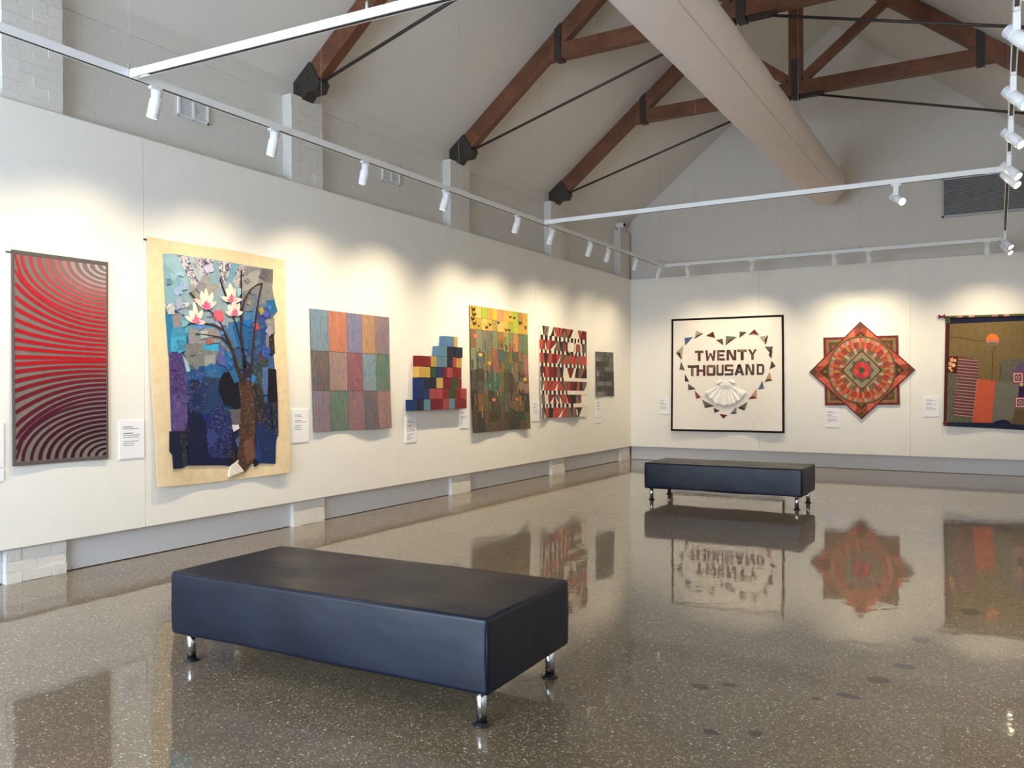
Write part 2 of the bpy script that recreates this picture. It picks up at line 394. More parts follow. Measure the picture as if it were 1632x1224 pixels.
# ------------------------------------------------------------------ roof trusses
def truss(y, label):
    t = empty('roof_truss', (RID, y, EAVE)); tag(t, label, 'roof truss', 'timber roof trusses')
    T = Matrix.Translation((-RID, -y, -EAVE))
    def part(name, mb, mat, bev=.004):
        mb.v = [tuple(Vector(v)+Vector((-RID, -y, -EAVE))) for v in mb.v]; return mb.build(name, mat, t, bevel=bev)
    zr = lambda x: 4.97 + .8*x - .147                    # rafter centre line, x from the left foot
    mx = lambda s, x: x if s == 0 else 2*RID - x
    for s in (0, 1):
        m = MB(); m.beam((mx(s, .02), y, zr(.02)), (mx(s, RID), y, zr(RID)), .13, .218); part('rafter', m, WOOD)
        m = MB()                                         # iron shoe round the rafter foot
        pr = [(-.17, 4.66), (-.17, 4.99), (-.02, 5.09), (.10, 5.01), (.22, 4.79), (.17, 4.70), (.03, 4.70), (-.02, 4.64)]
        pts = [(mx(s, a), b) for a, b in pr]; n = len(pts)
        m.add([(a, y-.085, b) for a, b in pts] + [(a, y+.085, b) for a, b in pts], [tuple(range(n)), tuple(range(2*n-1, n-1, -1))] + [(i, n+i, n+(i+1) % n, (i+1) % n) for i in range(n)])
        sh = part('foot_bracket', m, IRON, .006)
        for bx, bz in ((-.09, 4.95), (-.09, 4.8), (.05, 4.85)):
            m = MB(); m.tube([(mx(s, bx), y-.10, bz), (mx(s, bx), y-.08, bz)], .018, 6); part('bolt', m, IRON, 0).parent = sh
        m = MB(); m.tube([(mx(s, .13), y, 4.79), (mx(s, .21), y, 4.80)], .045, 10); part('rod_socket', m, IRON, 0).parent = sh
        m = MB(); m.tube([(mx(s, .12), y, 4.795), (mx(s, 3.62), y, 5.76)], .018, 8); part('tie_rod', m, IRON, 0)
        m = MB(); m.beam((mx(s, RID-.11), y, 6.03), (mx(s, 2.72), y, zr(2.72)-.10), .10, .13); part('strut', m, WOOD)
        m = MB(); m.box(mx(s, 1.55)-.05, mx(s, 1.55)+.05, y-.082, y+.082, 5.77, 6.24); part('steel_strap', m, IRON)
        m = MB(); m.box(mx(s, 3.70)-.16, mx(s, 3.70)+.16, y-.05, y+.05, 5.75, 5.79); part('rod_plate', m, IRON)
    m = MB(); m.box(1.36, 2*RID-1.36, y-.07, y+.07, 5.79, 5.99); part('collar_beam', m, WOOD)
    m = MB(); m.box(RID-.095, RID+.095, y-.068, y+.068, 5.99, zr(RID)-.05); part('king_post', m, WOOD)
    m = MB(); m.box(RID-.055, RID+.055, y-.084, y+.084, 5.75, 6.32); part('steel_strap', m, IRON)
    return t
truss(3.74, 'timber roof truss over the first pillar, its foot above the top edge of the photo')
truss(6.74, 'timber roof truss footed on the second pillar, with bare rafter and long thin rod')
truss(9.74, 'timber roof truss footed on the third pillar, behind the middle of the fabric duct')
truss(12.74, 'farthest timber roof truss, footed on the fourth pillar, king post and right strut showing')

# ------------------------------------------------------------------ fabric air duct
du = tag(empty('air_duct', (RID, 15.1, 5.0)), 'long round pale fabric air duct hanging along the roof ridge', 'air duct')
ZD, RD = -.03, .335
m = MB(); NS = 48; ys = [-17.9 + .125*i for i in range(142)]
rows = []
for yy in ys + [-.1, 0, .08, .15, .2, .23]:
    k = 1.0 if yy <= 0 else math.sqrt(max(0.02, 1-(yy/.235)**2))
    row = []
    for i in range(NS):
        a = 2*pi*i/NS
        sag = 1 + .030*(abs(math.sin(yy*pi/1.24))-.5)*max(0, math.cos(a-.75))**2 + .006*math.sin(yy*2.3+a*2)
        row.append((RD*k*sag*math.cos(a), yy, ZD + RD*k*sag*math.sin(a)))
    rows.append(row)
vs = [p for r_ in rows for p in r_]; fs = []
for j in range(len(rows)-1):
    for i in range(NS): fs.append((j*NS+i, j*NS+(i+1) % NS, (j+1)*NS+(i+1) % NS, (j+1)*NS+i))
fs.append(tuple((len(rows)-1)*NS+i for i in range(NS)))
m.add(vs, fs, (226, 216, 208), True)
m.build('fabric_sleeve', DUCT, du)
for a0 in (-.68, 2.46):
    m = MB(); pts = [((RD+.003)*math.cos(a0-.04), yy, ZD+(RD+.003)*math.sin(a0-.04)) for yy in ys] + [((RD+.003)*math.cos(a0-.04), 0, ZD+(RD+.003)*math.sin(a0-.04))]
    m.tube(pts, .005, 6, (196, 186, 178)); m.build('long_seam', SEAM, du)
m = MB(); m.tube([(0, -17.9, ZD+RD+.14), (0, .2, ZD+RD+.14)], .006, 6, (150, 150, 150)); m.build('hanging_cable', GRILLEM, du)
for i in range(29):
    yy = -17.4 + .62*i
    m = MB(); m.tube([(0, yy, ZD+RD-.02), (0, yy+.02, ZD+RD+.145)], .012, 6, (225, 218, 210)); m.build('hanging_clip', DUCT, du)
for yy in (-2.36, -5.36, -8.36, -11.36):
    m = MB(); m.tube([(0, yy, ZD+RD+.14), (0, yy, .76)], .004, 5, (150, 150, 150)); m.build('drop_wire', GRILLEM, du)

# ------------------------------------------------------------------ lighting tracks
TZ, TH, TWD = 3.745, .055, .042              # underside height, depth, width
XL, XT = 1.08, 6.6
def track(label, a, b, wires):
    a, b = Vector(a), Vector(b); L_ = (b-a).length
    ang = math.atan2(b.y-a.y, b.x-a.x); tilt = math.asin((b.z-a.z)/L_)
    o = empty('lighting_track', a, ang); o.rotation_euler = (0, -tilt, ang)
    tag(o, label, 'lighting track', 'white lighting tracks')
    m = MB(); h = TWD/2
    m.box(0, L_, -h, h, .008, TH); m.box(0, L_, -h, -h*.63, 0, .008); m.box(0, L_, h*.63, h, 0, .008)
    m.build('rail', TRACKM, o)
    m = MB(); m.box(.15, L_-.15, -h*.62, h*.62, -.0004, .0085); m.build('slot', SLOT, o)
    for e in (0, L_):
        m = MB(); m.box(e-.035, e+.035, -h-.004, h+.004, -.003, TH+.003); m.build('end_coupler', TRACKM, o, .004)
    for d in wires:
        p = a + (b-a)*(d/L_)
        top = zc(p.x) - p.z
        m = MB(); m.tube([(d, 0, TH), (d, 0, top)], .0013, 5); wv = m.build('hanging_wire', GRILLEM, o)
        m = MB(); m.tube([(d, 0, TH), (d, 0, TH+.05)], .009, 8); m.build('wire_grip', GRILLEM, wv)
    return o
track('long white lighting track running the length of the left wall', (XL, 1.0, TZ), (XL, 14.86, TZ), [2.79, 4.77, 7.05, 9.09, 11.75, 13.7])
track('thick white track crossing the room in front of the near trusses', (XL+.062, 3.80, TZ-.006), (XT-.062, 3.80, TZ-.19), [2.15, 3.8])
track('white track crossing the room below the end of the fabric duct', (XL+.062, 10.13, TZ), (XT-.062, 10.13, TZ), [2.1, 3.34])
track('white track running along the right side under the grey grille', (XT, 3.0, TZ), (XT, 14.86, TZ), [1.5, 4.2, 7.5])
track('white track hung parallel to the back wall above the quilts', (XL, 14.93, TZ), (XT, 14.93, TZ), [2.2, 3.45])

def rot_to(d):
    return Vector((0, 0, -1)).rotation_difference(Vector(d).normalized())
def spot_proto(box_h):
    o = empty('track_spotlight')
    m = MB(); m.box(-.05, .05, -.017, .017, -.022, -.0005); m.build('track_adapter', TRACKM, o, .003)
    m = MB(); m.box(-.026, .026, -.02, .02, -.022-box_h, -.022); m.build('driver_box', TRACKM, o, .004)
    m = MB(); m.tube([(0, -.045, -box_h-.01), (0, .045, -box_h-.01)], .016, 10); m.build('pivot', TRACKM, o)
    return o
def head_mesh():
    m = MB(); z = .085
    m.tube([(0, 0, z), (0, 0, z-.004), (0, 0, .02), (0, 0, .018), (0, 0, .012), (0, 0, .010), (0, 0, -.09), (0, 0, -.093), (0, 0, -.097), (0, 0, -.099), (0, 0, -.125)],
           [.026, .032, .034, .034, .041, .043, .043, .040, .040, .043, .043], 20)
    for k in range(5): m.tube([(0, 0, .03+.011*k), (0, 0, .034+.011*k)], .040, 16)
    return m.mesh('lamp_head')
HM = head_mesh(); HM.materials.append(TRACKM)
m = MB(); m.tube([(0, 0, -.124), (0, 0, -.1262)], .037, 18); LM = m.mesh('lens'); LM.materials.append(LENS)
spotdata = {}
def spot(proto, loc, aim, label, group, power, angle=112, blend=1.0, rz=0):
    o = proto.copy(); COL.objects.link(o); o.location = loc; o.rotation_euler = (0, 0, rz)
    for ch in proto.children:
        c = ch.copy(); COL.objects.link(c); c.parent = o
    tag(o, label, 'spotlight', group)
    bh = proto['box_h']
    d = Vector(aim) - (Vector(loc) + Vector((0, 0, -bh-.01)))
    dl = Matrix.Rotation(-rz, 3, 'Z') @ d
    q = rot_to(dl)
    h = bpy.data.objects.new('lamp_head', HM); COL.objects.link(h); h.parent = o; h.location = (0, 0, -bh-.012)
    h.rotation_mode = 'QUATERNION'; h.rotation_quaternion = q
    ln = bpy.data.objects.new('lens', LM); COL.objects.link(ln); ln.parent = h
    key = (power, angle)
    if key not in spotdata:
        l = bpy.data.lights.new('lamp', 'SPOT'); l.energy = power; l.color = SPOT_COLOR; l.spot_size = math.radians(angle); l.spot_blend = blend; l.shadow_soft_size = .035
        spotdata[key] = l
    lo = bpy.data.objects.new('lamp', spotdata[key]); COL.objects.link(lo); lo.parent = h; lo.location = (0, 0, -.135)
    return o
short = spot_proto(.092); short['box_h'] = .092
tall = spot_proto(.15); tall['box_h'] = .15
P = SPOT_POWER
LS = [(2.6, 2.9, 'white spotlight on the left track nearest the camera, outside the photo'),
      (4.01, 4.15, 'white spotlight beside the slotted wall vent, in front of the near cross track'),
      (5.18, 5.5, 'white spotlight on the left track in front of the second pillar'),
      (6.38, 6.9, 'white spotlight on the left track, first beyond the second pillar'),
      (7.78, 8.0, 'white spotlight on the left track in front of the third pillar'),
      (9.41, 9.7, 'white spotlight between third and fourth pillars above the patchwork strip quilt'),
      (10.38, 10.7, 'white spotlight in front of the fourth pillar just past the far cross track'),
      (11.66, 12.0, 'white spotlight above the red and black quilt, nearer of a close pair'),
      (12.35, 12.9, 'white spotlight above the red and black quilt, farther of a close pair'),
      (13.54, 14.3, 'small white spotlight on the left track beside the wall corner'),
      (14.7, 15.0, 'small white spotlight at the far end of the left track')]
for i, (y, ya, lb) in enumerate(LS):
    pw = P*(.72, .72, .85)[i] if i < 3 else P if i < 8 else P*.5
    if i == 7: pw = P*.8
    spot(short, (XL, y, TZ), (0.0, ya, 1.1), lb, 'spotlights on the left track', pw, rz=pi/2)
BS = [(1.55, 1.5, 'small white spotlight nearest the corner on the back track'),
      (2.73, 2.2, 'white spotlight on the back track above the lettered heart quilt'),
      (4.12, 4.1, 'white spotlight on the back track left of the star quilt peak'),
      (4.66, 4.75, 'white spotlight on the back track right of the star quilt peak'),
      (6.37, 6.3, 'white spotlight on the back track above the landscape quilt')]
for x, xa, lb in BS:
    spot(short, (x, 14.93, TZ), (xa, YB, 1.1), lb, 'spotlights on the back track', P*(.42 if x == 1.55 else .72), 112)
RS = [(5.1, 'glaring white spotlight at the top right, cut by the photo edge'),
      (5.81, 'nearest whole white spotlight of the right track, crossing the truss rod'),
      (6.99, 'second white spotlight down the right track, just above the thin truss rod'),
      (8.11, 'third white spotlight down the right track, below the truss rod'),
      (9.33, 'fourth white spotlight down the right track, over the top of the grey grille'),
      (9.72, 'white spotlight close behind the fourth one, bright lens over the grille'),
      (14.0, 'far white spotlight low on the right track, upper of a tight pair'),
      (14.6, 'farthest white spotlight at the end of the right track')]
for y, lb in RS:
    spot(tall, (XT, y, TZ), (XR, y-.7, 2.1), lb, 'spotlights on the right track', P*.65, rz=pi/2)
spot(tall, (5.53, 10.13, TZ), (6.5, 9.0, 2.8), 'lone white spotlight with a glowing lens on the far cross track', 'spotlights on the cross track', P*.5)
for pr_ in (short, tall):
    for ch in list(pr_.children): bpy.data.objects.remove(ch)
    bpy.data.objects.remove(pr_)

# ------------------------------------------------------------------ benches
def rounded_slab(hx, hy, z0, z1, r, seed):
    """upholstered block: dense box with soft edges and slightly swollen faces"""
    bm = bmesh.new(); bmesh.ops.create_cube(bm, size=1)
    for v in bm.verts: v.co = Vector((v.co.x*2*hx, v.co.y*2*hy, (z0+z1)/2 + v.co.z*(z1-z0)))
    bmesh.ops.bevel(bm, geom=list(bm.edges), offset=r, segments=4, profile=.6, affect='EDGES')
    for ax, h in ((0, hx), (1, hy)):
        k = -h + .09
        while k < h - .05:
            n = [0, 0, 0]; n[ax] = 1; c = [0, 0, 0]; c[ax] = k
            bmesh.ops.bisect_plane(bm, geom=bm.verts[:]+bm.edges[:]+bm.faces[:], plane_co=c, plane_no=n); k += .09
    for z in (z0+.09, z0+.17, z0+.25):
        bmesh.ops.bisect_plane(bm, geom=bm.verts[:]+bm.edges[:]+bm.faces[:], plane_co=(0, 0, z), plane_no=(0, 0, 1))
    rr = random.Random(seed)
    ph = [rr.uniform(0, 6) for _ in range(6)]
    zm = (z0+z1)/2
    for v in bm.verts:
        x, y, z = v.co
        bx = 1-(x/hx)**2; by = 1-(y/hy)**2; bz = 1-((z-zm)/((z1-z0)/2))**2
        if abs(abs(y)-hy) < .002: v.co.y += math.copysign(.008*max(0, bx)**.4*max(0, bz) + .0015*math.sin(x*7+ph[0])*math.sin(z*14+ph[1]), y)
        if abs(abs(x)-hx) < .002: v.co.x += math.copysign(.007*max(0, by)**.4*max(0, bz), x)
        if z > z1-.002: v.co.z += -.006*max(0, bx)**.5*max(0, by)**.5 + .0015*math.sin(x*5+ph[2])*math.sin(y*8+ph[3])
        if z < z0+.002: v.co.z += .004*math.sin(x*6+ph[4])
    me = bpy.data.meshes.new('seat'); bm.to_mesh(me); bm.free()
    for p in me.polygons: p.use_smooth = True
    return me
BX, BY, BZ0, BZ1 = 1.005, .42, .160, .498
seat_me = rounded_slab(BX, BY, BZ0, BZ1, .022, 3); seat_me.materials.append(LEATHER)
def bench(loc, rz, label):
    o = tag(empty('bench', loc, rz), label, 'bench', 'black leather gallery benches')
    s = bpy.data.objects.new('seat', seat_me); COL.objects.link(s); s.parent = o
    for sx in (-1, 1):
        for sy in (-1, 1):
            m = MB(); x, y = sx*(BX+.001), sy*(BY+.001)
            m.tube([(x*.992, y*.985, BZ0+.02), (x*.9945, y*.987, (BZ0+BZ1)/2), (x*.992, y*.985, BZ1-.02)], .0035, 6); sm = m.build('corner_seam', LEATHER, s)
    for sy in (-1, 1):
        m = MB(); m.tube([(-BX+.02, sy*(BY-.006), BZ1-.006), (BX-.02, sy*(BY-.006), BZ1-.006)], .0035, 6); m.build('top_seam', LEATHER, s)
    for sx in (-1, 1):
        m = MB(); m.tube([(sx*(BX-.006), -BY+.02, BZ1-.006), (sx*(BX-.006), BY-.02, BZ1-.006)], .0035, 6); m.build('top_seam', LEATHER, s)
    for sx in (-1, 1):
        for sy in (-1, 1):
            x, y = sx*(BX-.075), sy*(BY-.075)
            m = MB(); m.tube([(0, 0, .012), (0, 0, BZ0+.012)], .0245, 20); l = m.build('leg', CHROME, o, loc=(x, y, 0)); l['label'] = 'shiny steel tube leg'
            m = MB(); m.tube([(0, 0, 0), (0, 0, .004), (0, 0, .008), (0, 0, .0085), (0, 0, .0125), (0, 0, .014)], [.041, .043, .041, .032, .031, .026], 20)
            f = m.build('foot_disc', BLACKPLASTIC, l); 
            m = MB(); m.tube([(0, 0, BZ0-.012), (0, 0, BZ0+.004)], .034, 20); m.build('leg_flange', CHROME, l)
    return o
bench((3.585, 3.415, 0), .030, 'large black leather bench on steel legs nearest the camera')
bench((3.478, 10.76, 0), .0, 'far black leather bench on steel legs in front of the heart quilt')

# ------------------------------------------------------------------ wall fittings
def vent(loc, label):
    o = tag(empty('wall_vent', loc, pi/2), label, 'vent', 'slotted vents high on the left wall')
    W2, H2 = .175, .125
    m = MB(); m.box(-W2, W2, -.010, 0, -H2, H2); m.build('back_plate', TRACKM, o)
    m = MB()
    for b in ((-W2, W2, H2-.02, H2), (-W2, W2, -H2, -H2+.02), (-W2, -W2+.02, -H2, H2), (W2-.02, W2, -H2, H2), (-.012, .012, -H2, H2)): m.box(b[0], b[1], -.024, -.010, b[2], b[3])
    m.build('frame', TRACKM, o)
    for s in (-1, 1):
        for k in range(8):
            z = -H2+.033 + k*.0265
            m = MB(); m.add([(a, yy, zz) for a in (min(s*.016, s*(W2-.022)), max(s*.016, s*(W2-.022))) for yy, zz in ((-.012, z+.012), (-.022, z-.001), (-.020, z-.005), (-.010, z+.008))],
                            [(0, 1, 2, 3), (7, 6, 5, 4), (0, 4, 5, 1), (1, 5, 6, 2), (2, 6, 7, 3), (3, 7, 4, 0)]); m.build('slat', SKIRT, o)
vent((XW+.006, 5.335, 4.19), 'white slotted vent on the brick wall beside the nearest visible spotlight')
vent((XW+.006, 8.34, 4.22), 'white slotted vent on the brick wall between the second and third pillars')
g = tag(empty('air_grille', (6.50, YW, 4.73)), 'large grey louvred air grille high on the back wall', 'air grille')
m = MB(); m.box(-.80, .80, -.012, 0, -.315, .315); m.build('back_plate', GRILLEDARK, g)
m = MB()
for b in ((-.82, .82, .305, .335), (-.82, .82, -.335, -.305), (-.82, -.79, -.335, .335), (.79, .82, -.335, .335)): m.box(b[0], b[1], -.05, 0, b[2], b[3])
m.build('frame', GRILLEM, g)
for k in range(20):
    z = -.295 + k*.0305
    m = MB(); m.add([(a, yy, zz) for a in (-.79, .79) for yy, zz in ((-.012, z+.018), (-.044, z-.002), (-.042, z-.007), (-.010, z+.012))],
                    [(0, 1, 2, 3), (7, 6, 5, 4), (0, 4, 5, 1), (1, 5, 6, 2), (2, 6, 7, 3), (3, 7, 4, 0)]); m.build('slat', GRILLEM, g)
c = tag(empty('security_camera', (-.10, 15.62, EAVE+.012)), 'small white security camera with dark lens on top of the corner pillar', 'camera')
m = MB(); m.tube([(0, 0, 0), (0, 0, .02), (0, 0, .06)], [.045, .04, .018], 14); m.build('mount', TRACKM, c)
m = MB(); m.box(-.10, .10, -.045, .045, .06, .15); m.build('housing', TRACKM, c, .01)
m = MB(); m.tube([(.095, -.004, .105), (.115, -.010, .105)], .036, 14); m.build('lens', BLACKPLASTIC, c)

# caption cards: (wall, px corners, label, extra lines)
CARDS = [('l', -14, 675, 6, 746, 'white caption card cut by the left edge of the photo', 0),
         ('l', -10, 749, 6, 768, 'small white card below another at the left edge of the photo', 0),
         ('l', 190, 671, 230, 732, 'white caption card between the red striped quilt and the magnolia quilt', 8),
         ('l', 466, 653, 492, 706, 'white caption card left of the thread streaked grid quilt', 7),
         ('l', 646, 665, 664, 706, 'white caption card under the lower left of the coloured block stack', 12),
         ('l', 733, 645, 747, 683, 'white caption card right of the coloured block stack', 7),
         ('l', 848, 638, 860, 672, 'white caption card left of the red, black and white quilt', 7),
         ('l', 950, 637, 958, 665, 'small white caption card under the dark grey quilt', 7),
         ('l', 950, 668, 958, 674.5, 'tiny white card lowest under the dark grey quilt', 2),
         ('b', 1049, 633, 1067, 660, 'white caption card left of the lettered heart quilt', 9),
         ('b', 1315, 651, 1338, 681, 'white caption card under the left of the star quilt', 9),
         ('b', 1472, 632, 1497, 664, 'white caption card left of the dark landscape quilt', 8)]
for wall, x0, y0, x1, y1, lb, nl in CARDS:
    if wall == 'l':
        a, b = hit(x0, y0, 0, .006), hit(x1, y1, 0, .006); u0, u1, z1 = a.y, b.y, a.z
        z0 = hit(x0, y1, 0, .006).z; loc = (0, u0, z0); rz = pi/2
    else:
        a, b = hit(x0, y0, 1, YB-.006), hit(x1, y1, 1, YB-.006); u0, u1, z0, z1 = a.x, b.x, b.z, a.z; loc = (u0, YB, z0); rz = 0
    o = tag(empty('caption_card', loc, rz), lb, 'card', 'white caption cards'); W_, H_ = u1-u0, z1-z0
    m = MB(); m.box(0, W_, -.009, 0, 0, H_); m.build('board', CARD, o)
    if nl:
        m = MB(); z = H_*.90
        for k in range(nl):
            z -= H_*(.055 if k not in (2, nl//2+1) else .11)
            wd = W_*R.choice([.3, .45, .62, .68, .7] if k not in (0, 2) else [.38])
            hh = H_*(.014 if k not in (0, 2) else .02)
            m.box(W_*.14, W_*.14+wd, -.0098, -.009, z-hh, z)
        t = m.build('printed_lines', TEXTM, o); t['kind'] = 'stuff'

# ------------------------------------------------------------------ textile works
class Art:
    """a textile on a wall. Local x runs along the wall, z up, -y out of the wall; points come in from a magnified view
    (scale, ox, oy) of the wall plane and are turned into metres on that plane."""
    def __init__(s, name, label, wall, view, corner, H, amp=.02, gap=.008, k=(2.2, 4.5), cat='quilt', group=None):
        s.wall, s.view = wall, view
        c = s.world(*corner)
        s.o = s.c = None
        s.org = c
        loc = (0, c.y, c.z) if wall == 'l' else (c.x, YB, c.z)
        s.o = tag(empty(name, loc, pi/2 if wall == 'l' else 0), label, cat, group)
        s.H, s.amp, s.gap, s.k = H, amp, gap, k
    def world(s, x, y):
        sc, ox, oy = s.view; px, py = ox + x/sc, oy + y/sc
        return hit(px, py, 0, .02) if s.wall == 'l' else hit(px, py, 1, YB-.02)
    def p(s, x, y):
        q = s.world(x, y); return ((q.y if s.wall == 'l' else q.x) - (s.org.y if s.wall == 'l' else s.org.x), q.z - s.org.z)
    def d(s, u, v):
        t = min(1, max(0, 1 - v/s.H))
        return s.gap + max(0, s.amp*(t**2.2)*(.55 + .45*math.sin(u*s.k[1]+s.k[0])) + s.amp*.25*t*math.sin(u*s.k[1]*2.1+1.0)*min(1, t*3))
    def patch(s, name, uv, col, h1=.003, h0=0.0, mat=None, step=.11, parent=None, mb=None, jit=0):
        ar = sum(uv[i][0]*uv[(i+1) % len(uv)][1] - uv[(i+1) % len(uv)][0]*uv[i][1] for i in range(len(uv)))
        if ar < 0: uv = uv[::-1]
        if jit: col = tuple(max(0, min(255, c*(1+R.uniform(-jit, jit)))) for c in col)
        us = [q[0] for q in uv]; vs_ = [q[1] for q in uv]
        bm = bmesh.new(); bm.faces.new([bm.verts.new((a, 0, b)) for a, b in uv])
        for ax, lo, hi in ((0, min(us), max(us)), (2, min(vs_), max(vs_))):
            k = math.ceil(lo/step + .02)*step
            while k < hi - .02*step:
                c = [0, 0, 0]; c[ax] = k; n = [0, 0, 0]; n[ax] = 1
                bmesh.ops.bisect_plane(bm, geom=bm.verts[:]+bm.edges[:]+bm.faces[:], plane_co=c, plane_no=n); k += step
        bm.verts.index_update()
        nv = len(bm.verts)
        V = [(v.co.x, -(s.d(v.co.x, v.co.z)+h1), v.co.z) for v in bm.verts] 
        lowidx = {}; Fs = [tuple(v.index for v in f.verts) for f in bm.faces]
        for e in bm.edges:
            if len(e.link_loops) == 1:
                l = e.link_loops[0]; a, b = l.vert, l.link_loop_next.vert
                for q in (a, b):
                    if q.index not in lowidx:
                        lowidx[q.index] = len(V); V.append((q.co.x, -(s.d(q.co.x, q.co.z)+h0), q.co.z))
                Fs.append((a.index, lowidx[a.index], lowidx[b.index], b.index))
        bm.free()
        if mb is not None: mb.add(V, Fs, col); return None
        m = MB(); m.add(V, Fs, col); return m.build(name, mat or CLOTH, parent or s.o)
    def px(s, name, pts, col, layer, mat=None, **kw):
        return s.patch(name, [s.p(*q) for q in pts], col, h1=.003+.0011*layer, h0=0, mat=mat, **kw)
    def quadmap(s, tl, tr, br, bl):
        """bilinear map (a across 0..1, t down 0..1) to local metres from the four corners in the view"""
        A, B_, C_, D = (s.p(*q) for q in (tl, tr, br, bl))
        def f(a, t):
            return tuple((A[i]*(1-a)+B_[i]*a)*(1-t) + (D[i]*(1-a)+C_[i]*a)*t for i in (0, 1))
        return f

# --- red striped quilt
a = Art('striped_quilt', 'tall grey quilt with curving red to maroon stripes, first on the left wall', 'l', (3.22, 0, 380), (64, 1170), 1.68, amp=.012)
f = a.quadmap((62, 56), (556, 122), (556, 1132), (64, 1170))
a.patch('cloth', [f(0, 0), f(1, 0), f(1, 1), f(0, 1)], (122, 112, 108), h1=.006, h0=-.004, mat=CLOTH)
for n_, q in (('binding', [(0, 0), (1, 0), (1, .018), (0, .018)]), ('binding', [(0, .982), (1, .982), (1, 1), (0, 1)]), ('binding', [(0, 0), (.022, 0), (.022, 1), (0, 1)]), ('binding', [(.978, 0), (1, 0), (1, 1), (.978, 1)])):
    a.patch(n_, [f(*z) for z in q], (96, 88, 86), h1=.009)
m = MB(); h = a.p(62, 56); m.tube([(-.03, -.005, h[1]-.02), (.79, -.005, h[1]-.015)], .006, 8, (52, 44, 40)); m.build('hanging_rod', IRON, a.o)
yl = [0, .077, .14, .204, .258, .312, .362, .407, .448, .493]
yl2 = [.012, .059, .113, .172, .235, .29, .34, .385, .43, .466]
def stripe_col(i, up):
    if up:
        st = [(0, (205, 188, 190)), (3, (200, 168, 172)), (5, (196, 128, 130)), (7, (192, 92, 94)), (10, (196, 52, 58)), (13, (186, 34, 44)), (20, (192, 22, 38))]
    else:
        st = [(0, (44, 20, 22)), (4, (58, 16, 26)), (9, (72, 16, 36)), (12, (84, 20, 44)), (15, (104, 22, 40)), (18, (150, 24, 38)), (20, (188, 22, 38))]
    for (a0, c0), (a1, c1) in zip(st, st[1:]):
        if a0 <= i <= a1:
            k = (i-a0)/(a1-a0); return tuple((c0[j]*(1-k)+c1[j]*k)*.90 for j in range(3))
    return tuple(c*.9 for c in st[-1][1])
for up in (True, False):
    for i in range(0, 21):
        tr = .5*(i+.55)/21
        pts = []
        wr_, wl_ = .0135, .0195
        if i < 11:
            A_ = (i+.35)/11*.985; cur = []
            for k in range(17):
                th = pi/2*k/16; cur.append((1-A_*math.cos(th)*.955-.022, .02 + tr*math.sin(th)*.965, k/16))
            cur = cur[::-1]                       # right edge first
        else:
            we = max(0, (15-i)/4); y0 = (yl if up else yl2)[i-11]; kk = y0/tr if tr else 0; kk = min(kk, .995)
            cur = []
            for k in range(17):
                q = k/16; cur.append((1-.022-q*.955, .02 + .965*(y0+(tr-y0)*(1-q**2.2))*(1-we) + .965*we*tr*math.sqrt(max(0, 1-q*q*(1-kk**2))), 1-q))
        H_ = 1.66; W_ = .80
        L_, R_ = [], []
        for k, (x, t, fr) in enumerate(cur):
            x0, t0, _ = cur[max(0, k-1)]; x1, t1, _ = cur[min(len(cur)-1, k+1)]
            dx, dy = (x1-x0)*W_, (t1-t0)*H_; ln = math.hypot(dx, dy) or 1
            wd = (wr_ + ((.0145 if 9 <= i <= 12 else wl_)-wr_)*(1-fr))*H_*.5*(.75 if i < 4 else 1)
            nx, ny = -dy/ln*wd, dx/ln*wd
            L_.append((x+nx/W_, t+ny/H_)); R_.append((x-nx/W_, t-ny/H_))
        poly = L_ + R_[::-1]
        poly = [(min(.978, max(.024, x)), min(.98, max(.02, t))) for x, t in poly]
        if not up: poly = [(x, 1-t) for x, t in poly]
        m = MB(); n = len(L_); pl = [f(*q) for q in poly]
        V = [(q[0], -(a.d(*q)+.0085), q[1]) for q in pl] + [(q[0], -(a.d(*q)+.005), q[1]) for q in pl]
        N2 = 2*n
        m.add(V, [(k, k+1, N2-2-k, N2-1-k) for k in range(n-1)] + [(k, N2+k, N2+(k+1) % N2, (k+1) % N2) for k in range(N2)], stripe_col(i, up))
        m.build('stripe', CLOTH, a.o)

